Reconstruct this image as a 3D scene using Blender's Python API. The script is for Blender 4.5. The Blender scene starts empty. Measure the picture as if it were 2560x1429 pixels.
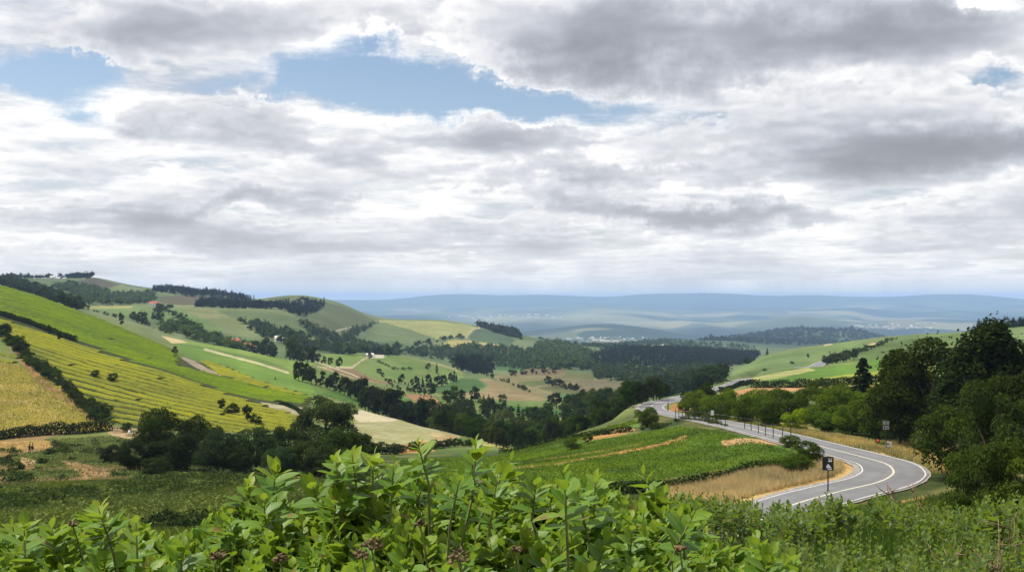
import bpy, math, os, random
import numpy as np
from mathutils import Vector
rng = np.random.default_rng(7)
random.seed(7)
scene = bpy.context.scene
COL = scene.collection
F = 2745.0; CX = 1280.0; CY = 748.0
SUN_AZ = math.radians(-72); SUN_EL = math.radians(58)
SUN = np.array([math.sin(SUN_AZ)*math.cos(SUN_EL), math.cos(SUN_AZ)*math.cos(SUN_EL), math.sin(SUN_EL)])

# ---------------------------------------------------------------- helpers
def lin(c):
    c = np.asarray(c, float)/255.0
    return np.where(c <= 0.04045, c/12.92, ((c+0.055)/1.055)**2.4)
def ALB(r, g, b, k=2.1):
    return lin((r, g, b))/k
def tag(o, label=None, cat=None, group=None, kind=None):
    if label: o['label'] = label
    if cat: o['category'] = cat
    if group: o['group'] = group
    if kind: o['kind'] = kind
    return o
def mesh_np(name, V, Fc, mat=None, attrs=None, smooth=False, cols=None):
    V = np.ascontiguousarray(V, dtype=np.float32); Fc = np.asarray(Fc, dtype=np.int32)
    me = bpy.data.meshes.new(name)
    n, (m, k) = len(V), Fc.shape
    me.vertices.add(n); me.vertices.foreach_set('co', V.ravel())
    me.loops.add(m*k); me.loops.foreach_set('vertex_index', Fc.ravel())
    me.polygons.add(m)
    me.polygons.foreach_set('loop_start', np.arange(0, m*k, k, dtype=np.int32))
    try: me.polygons.foreach_set('loop_total', np.full(m, k, dtype=np.int32))
    except Exception: pass
    if smooth: me.polygons.foreach_set('use_smooth', np.ones(m, dtype=bool))
    for an, av in (attrs or {}).items():
        a = me.attributes.new(an, 'FLOAT', 'POINT'); a.data.foreach_set('value', np.asarray(av, np.float32).ravel())
    for an, av in (cols or {}).items():
        a = me.attributes.new(an, 'FLOAT_COLOR', 'POINT')
        c4 = np.ones((n, 4), np.float32); c4[:, :3] = av
        a.data.foreach_set('color', c4.ravel())
    me.update(calc_edges=True)
    if mat: me.materials.append(mat)
    return me
def link(name, me, parent=None):
    o = bpy.data.objects.new(name, me); COL.objects.link(o)
    if parent: o.parent = parent
    return o
def empty(name, loc, rz=0.0):
    o = bpy.data.objects.new(name, None); COL.objects.link(o)
    o.location = loc; o.rotation_euler = (0, 0, rz); o.empty_display_size = 0.3
    return o
def unit(a):
    return a/np.maximum(np.linalg.norm(a, axis=-1, keepdims=True), 1e-9)
class Acc:
    """collects shapes of one mesh (mixed polygons)"""
    def __init__(s): s.v = []; s.f = []
    def box(s, c, d, rz=0.0, M=None):
        cx, cy, cz = c; b = len(s.v); cr, sr = math.cos(rz), math.sin(rz)
        for sx, sy, sz in ((-1,-1,-1),(1,-1,-1),(1,1,-1),(-1,1,-1),(-1,-1,1),(1,-1,1),(1,1,1),(-1,1,1)):
            x, y, z = sx*d[0]/2, sy*d[1]/2, sz*d[2]/2
            s.v.append((cx+x*cr-y*sr, cy+x*sr+y*cr, cz+z))
        for q in ((0,3,2,1),(4,5,6,7),(0,1,5,4),(1,2,6,5),(2,3,7,6),(3,0,4,7)): s.f.append(tuple(b+i for i in q))
        return s
    def tube(s, pts, radii, n=8, cap=True):
        pts = [np.array(p, float) for p in pts]; b = len(s.v)
        for i, p in enumerate(pts):
            d = pts[min(i+1, len(pts)-1)]-pts[max(i-1, 0)]; d = d/max(np.linalg.norm(d), 1e-9)
            r = np.array((0, 0, 1.0)) if abs(d[2]) < 0.9 else np.array((1.0, 0, 0))
            a = np.cross(d, r); a /= np.linalg.norm(a); c = np.cross(d, a)
            rad = radii[i] if hasattr(radii, '__len__') else radii
            for k in range(n):
                t = 2*math.pi*k/n
                s.v.append(tuple(p+rad*(math.cos(t)*a+math.sin(t)*c)))
        for i in range(len(pts)-1):
            for k in range(n):
                k2 = (k+1) % n
                s.f.append((b+i*n+k, b+i*n+k2, b+(i+1)*n+k2, b+(i+1)*n+k))
        if cap:
            s.f.append(tuple(b+k for k in range(n-1, -1, -1)))
            e = b+(len(pts)-1)*n; s.f.append(tuple(e+k for k in range(n)))
        return s
    def poly(s, pts, dy=0.0):
        b = len(s.v); s.v += [tuple(p) for p in pts]; s.f.append(tuple(range(b, b+len(pts)))); return s
    def mesh(s, name, mat, smooth=False):
        me = bpy.data.meshes.new(name); me.from_pydata(s.v, [], s.f); me.update()
        if mat: me.materials.append(mat)
        if smooth:
            for p in me.polygons: p.use_smooth = True
        return me
    def build(s, name, mat, parent=None, smooth=False):
        return link(name, s.mesh(name, mat, smooth), parent)

# ---------------------------------------------------------------- noise in numpy (value noise, 2-D)
def _hash(ix, iy, seed):
    h = (ix.astype(np.int64)*374761393 + iy.astype(np.int64)*668265263 + seed*1442695041) & 0xffffffff
    h = ((h ^ (h >> 13))*1274126177) & 0xffffffff
    return ((h ^ (h >> 16)) & 0xffff)/65535.0
def vnoise(x, y, seed=0):
    ix = np.floor(x).astype(np.int64); iy = np.floor(y).astype(np.int64)
    fx = x-ix; fy = y-iy; fx = fx*fx*(3-2*fx); fy = fy*fy*(3-2*fy)
    a = _hash(ix, iy, seed); b = _hash(ix+1, iy, seed); c = _hash(ix, iy+1, seed); d = _hash(ix+1, iy+1, seed)
    return (a*(1-fx)+b*fx)*(1-fy)+(c*(1-fx)+d*fx)*fy
def fbm(x, y, oct=4, seed=0):
    s = np.zeros_like(x, dtype=float); a = 0.5; t = 0
    for i in range(oct):
        s += a*vnoise(x, y, seed+i*17); t += a; a *= 0.5; x = x*2.03+5.2; y = y*2.03+1.7
    return s/t
def cells(x, y, seed=0):
    """nearest random-cell id (patchwork)"""
    ix = np.floor(x).astype(np.int64); iy = np.floor(y).astype(np.int64)
    best = np.full(x.shape, 9.0); val = np.zeros(x.shape)
    for dx in (-1, 0, 1):
        for dy in (-1, 0, 1):
            jx = ix+dx; jy = iy+dy
            cx = jx+_hash(jx, jy, seed); cy = jy+_hash(jx, jy, seed+5)
            d = np.abs(x-cx)+np.abs(y-cy); m = d < best
            best = np.where(m, d, best); val = np.where(m, _hash(jx, jy, seed+9), val)
    return val
def sstep(a, b, x):
    t = np.clip((x-a)/(b-a), 0, 1); return t*t*(3-2*t)
def in_poly(px, py, poly):
    ins = np.zeros(np.shape(px), bool); n = len(poly); j = n-1
    for i in range(n):
        xi, yi = poly[i]; xj, yj = poly[j]
        c = ((yi > py) != (yj > py)) & (px < (xj-xi)*(py-yi)/((yj-yi) or 1e-9)+xi)
        ins ^= c; j = i
    return ins
# ---------------------------------------------------------------- terrain: heights from surveyed points (picture x, picture y, distance)
SURV = {
 -420: [(1325,60),(1255,90),(1200,130),(1165,165),(1130,200),(1095,228),(950,300),(820,370),(690,440),(600,520),(560,600),(600,760),(650,1100),(670,1600),(665,2100),(730,3300)],
 0: [(1325,60),(1255,90),(1200,130),(1165,165),(1130,200),(1098,228),(1040,252),(915,305),(840,350),(790,420),(750,485),(714,560),(735,700),(712,1100),(698,1600),(691,2100),(745,3300)],
 100: [(744,547),(760,690),(735,1100),(708,1600),(696,2100),(750,3300)],
 200: [(1325,60),(1250,90),(1195,130),(1160,165),(1125,200),(1088,228),(1045,250),(960,292),(900,340),(858,388),(820,450),(781,530),(776,800),(755,1250),(716,1700),(694,2100),(750,3300)],
 300: [(818,514),(812,700),(800,860),(788,1020),(768,1300),(738,1700),(706,2100),(755,3300)],
 400: [(1325,60),(1250,90),(1195,130),(1160,165),(1128,200),(1075,235),(1020,272),(965,315),(925,352),(895,420),(863,495),(842,620),(828,850),(792,1100),(766,1350),(735,1800),(722,2100),(760,3300)],
 500: [(918,440),(885,550),(857,650),(866,760),(836,920),(800,1150),(768,1450),(747,1850),(734,2100),(765,3300)],
 600: [(1325,60),(1250,90),(1195,130),(1160,165),(1130,200),(1078,245),(1030,285),(990,330),(960,390),(942,430),(906,530),(873,655),(882,770),(862,950),(812,1200),(768,1500),(764,1850),(745,2100),(775,3300)],
 700: [(973,402),(932,505),(894,650),(906,760),(880,860),(856,1000),(812,1250),(770,1550),(785,1760),(742,2150),(790,3300)],
 770: [(1078,258),(1045,290),(1012,330),(993,375)],
 800: [(1325,60),(1250,90),(1200,130),(1170,165),(1135,210),(1065,280),(1000,370),(975,430),(942,520),(906,680),(917,780),(893,880),(880,990),(852,1200),(820,1400),(790,1600),(768,1850),(750,2150),(800,3300)],
 900: [(1130,215),(1075,275),(1025,340),(1018,400),(990,480),(952,600),(930,700),(915,800),(892,940),(880,1050),(893,1180),(880,1300),(850,1500),(815,1800),(782,2150),(815,3300)],
 1000: [(1340,60),(1270,90),(1200,140),(1125,230),(1085,280),(1049,330),(1066,390),(1002,520),(972,620),(955,700),(920,820),(889,950),(908,1150),(892,1300),(866,1500),(840,1750),(802,2100),(838,3000)],
 1100: [(1105,255),(1076,310),(1092,380),(1022,500),(985,640),(958,760),(930,860),(908,950),(928,1150),(902,1350),(872,1550),(842,1800),(801,2100),(845,3000)],
 1200: [(1345,60),(1260,90),(1190,130),(1150,180),(1118,255),(1100,330),(1100,400),(1030,520),(985,650),(955,800),(935,950),(942,1100),(908,1350),(868,1600),(842,1850),(818,2050),(850,2800)],
 1300: [(1190,120),(1155,160),(1126,205),(1126,300),(1105,400),(1020,570),(975,750),(942,930),(930,1100),(905,1350),(870,1650),(838,2000),(855,2700)],
 1400: [(1350,60),(1270,85),(1190,115),(1140,160),(1098,205),(1112,300),(1090,400),(1008,600),(960,850),(930,1050),(915,1200),(895,1500),(862,1900),(868,2600)],
 1500: [(1180,113),(1130,155),(1077,205),(1092,300),(1070,400),(1022,500),(985,700),(945,1000),(925,1200),(905,1450),(872,1800),(868,2500)],
 1600: [(1350,60),(1275,85),(1205,103),(1150,130),(1090,170),(1050,208),(1027,240),(1022,270),(1058,340),(1020,500),(965,850),(935,1050),(920,1250),(900,1450),(878,1800),(872,2400),(858,3000)],
 1700: [(1235,95),(1165,115),(1110,142),(1065,178),(1040,205),(1010,265),(994,300),(1015,400),(990,560),(950,800),(925,1100),(915,1350),(880,1800),(875,2400),(850,3400)],
 1800: [(1350,60),(1265,88),(1200,102),(1150,118),(1100,138),(1072,158),(1050,180),(1020,225),(990,290),(970,390),(960,450),(950,520),(940,610),(958,800),(918,1350),(885,1800),(878,2600),(850,3500)],
 1900: [(1180,103),(1130,118),(1080,145),(1052,175),(1020,220),(990,280),(972,335),(955,400),(935,500),(893,760),(925,1100),(905,1500),(885,2000)],
 2000: [(1350,45),(1320,62),(1278,84),(1215,98),(1150,112),(1120,122),(1098,134),(1075,160),(1040,200),(1000,260),(975,322),(955,380),(930,470),(915,560),(870,850),(905,1200),(890,1700)],
 2100: [(1262,86),(1200,95),(1150,108),(1108,128),(1080,150),(1050,180),(1010,240),(975,310),(955,370),(918,490),(880,700),(857,900),(895,1300),(885,1700)],
 2200: [(1355,40),(1320,60),(1262,85),(1195,98),(1150,112),(1125,122),(1095,145),(1050,180),(1000,250),(965,320),(905,500),(868,700),(843,900),(885,1300),(880,1700)],
 2300: [(1262,80),(1195,98),(1160,112),(1120,130),(1080,155),(1000,240),(935,380),(870,650),(835,870),(878,1300)],
 2420: [(1360,35),(1325,50),(1265,70),(1190,92),(1140,110),(1100,130),(1000,220),(900,420),(828,830),(872,1300)],
 2560: [(1365,30),(1325,42),(1265,55),(1180,80),(1120,105),(1060,140),(960,240),(880,420),(814,800),(860,1300)],
 2980: [(1365,30),(1310,45),(1240,60),(1150,85),(1090,110),(1020,150),(920,240),(850,420),(790,800),(840,1300)],
}
pts = []
for px, py in ((50,698),(150,697),(230,691),(262,697),(300,707),(345,717),(430,724),(460,727),(540,733),(575,738),(612,746),(640,750),(680,745),(720,741),(770,740),(805,746),(835,754),(870,768),(950,800)):
    SURV.setdefault(px, []); SURV[px] = SURV[px]+[(py, 2050)]
    if px not in (200, 300, 400, 500, 600, 700, 800): SURV[px] = SURV[px]+[(py+34, 2900)]
for px, L in SURV.items():
    for py, D in L: pts.append((px, py, D))
for px in (-420, 100, 600, 1100, 1500, 1800):
    for D, z in ((2.4,-1.75),(4.5,-2.1),(8,-3.0),(14,-4.4),(22,-6.4),(38,-9.6)):
        pts.append((px, CY-z/D*F, D))
for px in (2050, 2300, 2560, 2980):
    for D, z in ((2.4,-1.75),(4.5,-1.95),(8,-2.3),(14,-3.2),(22,-4.9)):
        pts.append((px, CY-z/D*F, D))
# the plain, its low ridges and the far range
for px in range(-420, 3000, 260):
    pts += [(px, 848, 6600), (px, 826, 9000), (px, 810, 9900), (px, 793, 13400)]
for px in (1150, 1350, 1550, 2100, 2400, 2700): pts.append((px, 868, 5400))
for px, py in ((-420,752),(200,752),(600,751),(850,750),(950,753),(1080,743),(1160,741),(1250,746),(1330,742),(1450,743),(1490,748),(1600,740),(1750,737),(1850,739),(1950,743),(2050,740),(2200,746),(2300,741),(2420,739),(2500,744),(2560,749),(2980,745)):
    pts += [(px, py+1, 20500), (px, py+12, 28000)]
for px, py in ((1700,858),(1830,842),(1920,830),(2030,825),(2120,830),(2200,846)): pts += [(px, py, 5200), (px, py+14, 4300), (px, py+16, 6200)]
for px, py in ((1300,832),(1400,818),(1490,806),(1600,814),(1750,822)): pts += [(px, py, 8600)]
for px, py in ((900,772),(1100,777),(1300,772),(1480,764),(1650,775),(1900,769),(2150,765),(2400,773),(2650,768)): pts += [(px, py, 15200), (px, py+9, 17000)]
for px, py in ((1150,800),(1350,794),(1700,801),(2000,792),(2250,797),(2500,790)): pts += [(px, py, 10800), (px, py+8, 12000)]
pts = np.array(pts, float)
def feat(px, D): return np.stack([px/330.0, np.log(D)*1.9], -1)
def q_of(py): return np.arcsinh((CY-py)/F*20)
A = feat(pts[:, 0], pts[:, 2]); B = q_of(pts[:, 1]); NP_ = len(A)
def kern(r2): return 0.5*r2*np.log(r2+1e-12)
K = kern(((A[:, None]-A[None])**2).sum(-1)) + np.eye(NP_)*2e-3
P = np.c_[np.ones(NP_), A]
W = np.linalg.solve(np.block([[K, P], [P.T, np.zeros((3, 3))]]), np.r_[B, np.zeros(3)])
def rbf(px, D):
    X = feat(px, D); out = np.empty(len(X))
    for i in range(0, len(X), 20000):
        x = X[i:i+20000]
        out[i:i+20000] = kern(((x[:, None]-A[None])**2).sum(-1))@W[:NP_] + np.c_[np.ones(len(x)), x]@W[NP_:]
    return np.sinh(out)/20      # tangent
PX0, PX1 = -430.0, 2990.0
NCOL = 1370
colpx = np.linspace(PX0, PX1, NCOL)
rows = np.r_[np.geomspace(2.4, 75, 150, endpoint=False), np.geomspace(75, 2600, 1020, endpoint=False), np.geomspace(2600, 30000, 300)]
lrow = np.log(rows)
# coarse evaluation, then cubic in-between
cp = np.linspace(PX0, PX1, 230); cr = np.linspace(lrow[0], lrow[-1], 420)
G0 = rbf(np.tile(cp, len(cr)), np.exp(np.repeat(cr, len(cp)))).reshape(len(cr), len(cp))
def cr_interp(Y, xs, xq):
    """Catmull-Rom along axis 0 of Y on a uniform grid xs"""
    h = xs[1]-xs[0]; t = (xq-xs[0])/h; i = np.clip(t.astype(int), 0, len(xs)-2); f = (t-i)[:, None]
    g = lambda k: Y[np.clip(i+k, 0, len(xs)-1)]
    p0, p1, p2, p3 = g(-1), g(0), g(1), g(2)
    return p1+0.5*f*(p2-p0+f*(2*p0-5*p1+4*p2-p3+f*(3*(p1-p2)+p3-p0)))
T = cr_interp(cr_interp(G0, cr, lrow).T.copy(), cp, colpx).T
U = (colpx-CX)/F
DX = rows[:, None]*U[None]; DY = np.repeat(rows[:, None], NCOL, 1)
Z = T*DY
# relief of its own at several sizes
amp = np.interp(lrow, np.log([2, 40, 150, 600, 2000, 6000, 12000, 26000, 46000]), [0.04, .15, .22, .6, 3.0, 18, 42, 55, 45])[:, None]
wl = np.interp(lrow, np.log([2, 40, 150, 600, 2000, 6000, 46000]), [3, 9, 16, 40, 130, 900, 3000])[:, None]
LR = np.repeat(lrow[:, None], NCOL, 1)
def band(c, w): return np.exp(-((LR-math.log(c))/w)**2)
for c, w, L in ((6, 1.0, 3), (40, .9, 9), (200, .9, 22), (800, .7, 70), (2600, .7, 260), (8000, .5, 1300), (17000, .45, 2300)):
    a = float(np.interp(math.log(c), np.log([6, 40, 200, 800, 2600, 8000, 17500]), [.06, .22, .35, 1.2, 5, 62, 56]))
    b_ = band(c, w); m = b_ > 0.02
    Z[m] += (b_*a)[m]*(fbm(DX[m]/L+3.1, DY[m]/L+7.7, 4, int(c))-0.5)*2
def z_at(x, y):
    """terrain height at world x, y (arrays)"""
    x = np.asarray(x, float); y = np.maximum(np.asarray(y, float), 2.41)
    c = np.clip((x/y*F+CX-PX0)/(colpx[1]-colpx[0]), 0, NCOL-1.001)
    r = np.clip(np.interp(np.log(y), lrow, np.arange(len(rows))), 0, len(rows)-1.001)
    i = r.astype(int); j = c.astype(int); fr = r-i; fc = c-j
    return (Z[i, j]*(1-fc)+Z[i, j+1]*fc)*(1-fr)+(Z[i+1, j]*(1-fc)+Z[i+1, j+1]*fc)*fr
def py_at(x, y): return CY-z_at(x, y)/y*F
def hit(px, py, dmin=40.0, dmax=40000.0):
    """first terrain point seen along the sight line through picture point px, py beyond dmin"""
    j = np.clip((px-PX0)/(colpx[1]-colpx[0]), 0, NCOL-1.001); j0 = int(j); fc = j-j0
    zc = Z[:, j0]*(1-fc)+Z[:, j0+1]*fc
    pyc = CY-zc/rows*F
    ok = np.where((pyc <= py) & (rows >= dmin) & (rows <= dmax))[0]
    if len(ok) == 0:
        s = np.where((rows >= dmin) & (rows <= dmax))[0]; k = s[np.argmin(np.abs(pyc[s]-py))]; D = rows[k]
    else:
        k = ok[0]
        if k > 0 and pyc[k-1] > py and rows[k-1] >= dmin*0.98:
            f = (pyc[k-1]-py)/max(pyc[k-1]-pyc[k], 1e-6); D = rows[k-1]+(rows[k]-rows[k-1])*f
        else: D = rows[k]
    x = (px-CX)/F*D
    return np.array([x, D, float(z_at(x, D))])
def P3(px, py, D): return np.array([(px-CX)/F*D, D, (CY-py)/F*D])

# ---------------------------------------------------------------- the road, bedded into the terrain
ROAD_A = [(1760,1400,63),(1860,1325,72),(1945,1276,80.5),(2020,1250,86),(2103,1229,91),(2193,1206,96),(2228,1190,100),(2233,1176,103.5),(2212,1160,108),(2144,1135,113.5),(2050,1111,122),(1960,1090,134),
          (1870,1069,153),(1780,1051,178),(1700,1038,208),(1645,1028,232),(1626,1018,252),(1645,1006,274),(1700,995,300),(1760,981,342),(1800,970,392),(1830,960,450),(1848,952,500),(1866,947,540),(1900,944,575)]
ROAD_B = [(1985,930,585),(2022,921,610),(2040,914,650),(2052,908,700),(2075,902,760),(2110,896,800)]
def spline(P, step):
    P = np.array(P, float); n = len(P)
    seg = np.r_[0, np.cumsum(np.linalg.norm(np.diff(P, axis=0), axis=1))]
    out = []
    for i in range(n-1):
        p0, p1, p2, p3 = P[max(i-1, 0)], P[i], P[i+1], P[min(i+2, n-1)]
        k = max(2, int((seg[i+1]-seg[i])/step))
        for t in np.arange(k)/k:
            out.append(p1+0.5*t*(p2-p0+t*(2*p0-5*p1+4*p2-p3+t*(3*(p1-p2)+p3-p0))))
    out.append(P[-1]); return np.array(out)
def smooth(a, n, it=1):
    for _ in range(it):
        p = np.pad(a, [(n, n)]+[(0, 0)]*(a.ndim-1), mode='edge')
        a = np.mean([p[k:k+len(a)] for k in range(2*n+1)], axis=0)
    return a
roads = []
for R in (ROAD_A, ROAD_B):
    c = spline([P3(*p) for p in R] if R is ROAD_A else [hit(p[0], p[1], 540, 900) for p in R], 1.2)
    if R is ROAD_B: c[:, 2] = z_at(c[:, 0], c[:, 1])
    c[:, 2] = smooth(c[:, 2], 9, 2)
    roads.append(c)
def bed(c, half, soft, lower):
    global Z
    x0, x1, y0, y1 = c[:, 0].min()-half-soft, c[:, 0].max()+half+soft, c[:, 1].min()-half-soft, c[:, 1].max()+half+soft
    ri = np.where((rows >= y0) & (rows <= y1))[0]
    for i in ri:
        m = np.where((DX[i] >= x0) & (DX[i] <= x1))[0]
        if len(m) == 0: continue
        near = np.abs(c[:, 1]-rows[i]) < half+soft+2
        if not near.any(): continue
        q = c[near]
        d2 = (DX[i, m][:, None]-q[None, :, 0])**2+(rows[i]-q[None, :, 1])**2
        k = d2.argmin(1); d = np.sqrt(d2[np.arange(len(m)), k])
        w = 1-sstep(half, half+soft, d)
        Z[i, m] = Z[i, m]*(1-w)+(q[k, 2]-lower)*w
bed(roads[0], 3.6, 5.5, 0.12); bed(roads[1], 4.0, 5.0, 0.15)
PYV = CY-Z/DY*F       # picture height of every terrain point
PXV = np.repeat(colpx[None], len(rows), 0)
# ---------------------------------------------------------------- ground cover colours (own colour of soil, crop and grass, cloud and row shade painted in)
shp = Z.shape
lr_ = LR
n1 = fbm(DX/6.0, DY/6.0, 4, 1); n2 = fbm(DX/28.0, DY/28.0, 4, 2); n3 = fbm(DX/140.0, DY/140.0, 4, 3)
CO = np.zeros(shp+(3,))
def mixc(a, b, t): return a*(1-t[..., None])+b*t[..., None]
near_c = mixc(np.broadcast_to(ALB(62, 80, 34), shp+(3,)), np.broadcast_to(ALB(120, 118, 62), shp+(3,)), sstep(.45, .7, n1))
mid_c = mixc(np.broadcast_to(ALB(104, 132, 62), shp+(3,)), np.broadcast_to(ALB(132, 142, 78), shp+(3,)), sstep(.35, .7, n2))
hill_c = mixc(np.broadcast_to(ALB(110, 132, 82), shp+(3,)), np.broadcast_to(ALB(138, 152, 100), shp+(3,)), sstep(.35, .65, n3))
CO[:] = near_c
CO = mixc(CO, mid_c, sstep(math.log(190), math.log(260), lr_))
CO = mixc(CO, hill_c, sstep(math.log(560), math.log(800), lr_))
# the plain: a patchwork of fields and woods
fx = DX+500*(fbm(DX/900, DY/1500, 3, 21)-.5); fy = DY+900*(fbm(DX/1300, DY/900, 3, 22)-.5)
cid = cells(fx/520, fy/900, 31)
wood = fbm(DX/1500, DY/2600, 4, 33)
pal = .7*np.array([ALB(60, 84, 56), ALB(92, 122, 74), ALB(70, 96, 62), ALB(132, 140, 92), ALB(98, 120, 74), ALB(176, 170, 124)])
plain_c = pal[np.clip((cid*6).astype(int), 0, 5)]
plain_c = mixc(plain_c, np.broadcast_to(ALB(44, 66, 46), shp+(3,)), sstep(.50, .56, wood))
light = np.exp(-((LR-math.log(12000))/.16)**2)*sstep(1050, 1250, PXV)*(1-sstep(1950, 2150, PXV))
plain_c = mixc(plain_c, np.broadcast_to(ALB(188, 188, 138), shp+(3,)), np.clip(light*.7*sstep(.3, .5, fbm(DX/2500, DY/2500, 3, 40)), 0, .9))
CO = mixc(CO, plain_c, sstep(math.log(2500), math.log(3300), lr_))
far_c = np.broadcast_to(ALB(62, 84, 60), shp+(3,))
CO = mixc(CO, far_c, sstep(math.log(17500), math.log(20000), lr_))
def field(poly, D0, D1, c, c2=None, sc=5.0, stripe=None, soft=3.0, amt=1.0):
    """paint a crop or soil patch; stripe = (direction x, direction y, spacing, colour, strength) in metres"""
    r0, r1 = np.searchsorted(rows, [D0, D1]); j0 = max(0, int((min(p[0] for p in poly)-PX0)/(colpx[1]-colpx[0]))-1); j1 = int((max(p[0] for p in poly)-PX0)/(colpx[1]-colpx[0]))+2
    s = np.s_[r0:r1, j0:j1]
    x, y = DX[s], DY[s]
    wob = (fbm(x/4+9, y/4, 3, 5)-.5)*soft*2
    m = in_poly(PXV[s]+wob, PYV[s]+wob*.5, poly)
    base = np.broadcast_to(np.asarray(c, float), x.shape+(3,))
    if c2 is not None: base = mixc(base, np.broadcast_to(np.asarray(c2, float), x.shape+(3,)), sstep(.38, .62, fbm(x/sc, y/sc, 4, 11)))
    if stripe is None and D0 >= 300:
        hsh = (poly[0][0]*7+poly[1][1]*13) % 10/10.0; Dm = .5*(D0+D1)
        stripe = (1, 1.6*hsh-.8, .011*Dm, np.asarray(c)*.80, .5)
    if stripe:
        dx, dy, sp, sc_, st = stripe; l = math.hypot(dx, dy); d = (x*dy-y*dx)/l
        d = d+(fbm(x/7, y/7, 3, 12)-.5)*sp*.5
        w = st*(0.5+0.5*np.cos(2*math.pi*d/sp))
        base = mixc(base, np.broadcast_to(np.asarray(sc_, float), x.shape+(3,)), w)
    CO[s][m] = CO[s][m]*(1-amt)+base[m]*amt
def band_poly(line, w0, w1=None):
    L = [np.array(p, float) for p in line]; n = len(L); up, dn = [], []
    for i, p in enumerate(L):
        d = L[min(i+1, n-1)]-L[max(i-1, 0)]; d /= max(np.hypot(*d), 1e-6); w = w0+((w1 if w1 is not None else w0)-w0)*i/max(n-1, 1)
        nrm = np.array((-d[1], d[0]))*w/2; up.append(tuple(p+nrm)); dn.append(tuple(p-nrm))
    return up+dn[::-1]
YV = [(-430,690),(0,797),(111,832),(215,866),(302,899),(437,940),(571,987),(692,1024),(760,1043),(770,1062),(750,1078),(600,1082),(345,1072),(262,1048),(178,985),(98,925),(40,870),(0,838),(-430,640)]
GV = [(-430,545),(0,714),(101,744),(202,781),(296,818),(403,865),(447,889),(440,915),(551,941),(640,968),(773,994),(762,1012),(692,1018),(571,981),(437,934),(302,893),(215,856),(111,822),(0,784),(-430,640)]
TV = [(490,893),(560,916),(638,950),(773,991),(700,978),(640,964),(551,937)]
LEAF_G = ALB(110, 138, 42); SOIL = ALB(150, 120, 75)
# left hillside
field([(-430,560),(0,712),(202,779),(440,885),(480,900),(780,990),(765,1080),(345,1075),(255,1046),(0,830),(-430,640)], 215, 600, ALB(58,72,24), ALB(76,82,32))  # dark soil and grass, shade between the vine rows put into the colour
field([(-430,905),(0,905),(62,912),(142,962),(250,1040),(278,1068),(0,1092),(-430,1105)], 225, 330, ALB(184,162,92), ALB(166,152,66), 7, (1,-.35,5.5,ALB(160,142,50),.5))
field([(-430,1085),(0,1080),(180,1072),(275,1062),(270,1072),(0,1092),(-430,1110)], 225, 300, ALB(200,176,60))
field(band_poly([(0,828),(20,850),(45,880),(70,915),(110,960),(190,1010),(260,1058)], 16, 20), 225, 400, ALB(186,140,100), ALB(150,120,80), 3)
field(band_poly([(452,885),(485,908),(515,925),(552,940)], 15, 10), 350, 480, ALB(188,172,150), ALB(160,140,110), 2)
field([(650,1005),(757,1018),(762,1040),(735,1038),(690,1026)], 270, 340, ALB(190,180,150), ALB(170,160,120), 3)
field([(275,1062),(345,1072),(345,1092),(300,1098),(270,1082)], 200, 260, ALB(190,165,125), ALB(140,120,80), 3)
# slope beyond the crest
field([(202,779),(300,798),(403,836),(420,860),(447,889),(403,865),(296,818)], 560, 800, ALB(138,150,98), ALB(126,142,90), 14)
field([(403,838),(560,866),(700,890),(790,905),(740,930),(700,912),(640,893),(520,868),(455,858),(430,850)], 520, 720, ALB(140,166,74), ALB(128,158,66), 12)
field([(440,860),(520,876),(640,905),(735,935),(770,940),(790,985),(773,994),(638,950),(560,916),(470,893)], 380, 660, ALB(112,146,56), ALB(124,156,62), 12)
field(band_poly([(510,872),(560,886),(640,906),(722,932)], 6, 5), 420, 700, ALB(206,200,150))
field([(402,838),(440,845),(470,856),(430,858)], 560, 680, ALB(222,200,150))
field([(800,985),(830,975),(900,960),(960,975),(1010,995),(1040,1030),(1010,1045),(905,1015)], 380, 640, ALB(84,124,42), ALB(100,136,52), 10)
# cream field with straw rows
field([(880,1070),(900,1020),(912,1018),(1003,1048),(1104,1075),(1152,1090),(1092,1116),(990,1125),(920,1120)], 200, 350, ALB(204,198,150), ALB(190,184,130), 6, (1,.55,3.2,ALB(132,138,84),.75))
field([(880,1040),(905,1020),(1000,1045),(985,1052),(900,1055)], 260, 350, ALB(216,204,168))
field([(1075,1078),(1152,1090),(1100,1116)], 230, 340, ALB(206,188,140), ALB(186,160,112), 4)
field([(985,1115),(1060,1100),(1090,1128),(1000,1135)], 190, 270, ALB(206,160,96), ALB(184,140,84), 4)
field([(1200,1098),(1270,1118),(1300,1126),(1205,1112)], 200, 330, ALB(214,206,120))
# mid valley, tan fields toned down to stand in for cloud shade
field([(790,915),(830,918),(940,945),(960,958),(930,955),(880,945),(820,925)], 560, 900, ALB(200,182,138))
field([(815,920),(905,920),(960,940),(1000,952),(960,960),(890,945)], 600, 980, ALB(164,136,100), ALB(150,124,92), 12)
field([(815,884),(900,884),(918,892),(905,918),(830,916),(790,905)], 700, 1080, ALB(146,172,82), ALB(136,164,74), 20)
field([(880,920),(905,898),(1000,887),(1060,895),(1130,918),(1160,940),(1120,965),(1000,955),(940,950)], 660, 1000, ALB(120,148,72), ALB(140,160,84), 20)
field([(1000,886),(1060,892),(1130,915),(1165,938),(1120,920),(1060,902)], 800, 1000, ALB(176,176,112))
field([(1060,972),(1110,962),(1150,945),(1195,948),(1215,965),(1180,980),(1100,985)], 560, 900, ALB(84,118,56), ALB(76,108,50), 14)
field([(1140,985),(1210,976),(1222,960),(1195,946),(1215,945),(1370,985),(1360,1002),(1280,1000),(1180,995)], 520, 950, ALB(172,156,112), ALB(158,140,98), 14, (1,1.3,8,ALB(128,112,80),.6))
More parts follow.
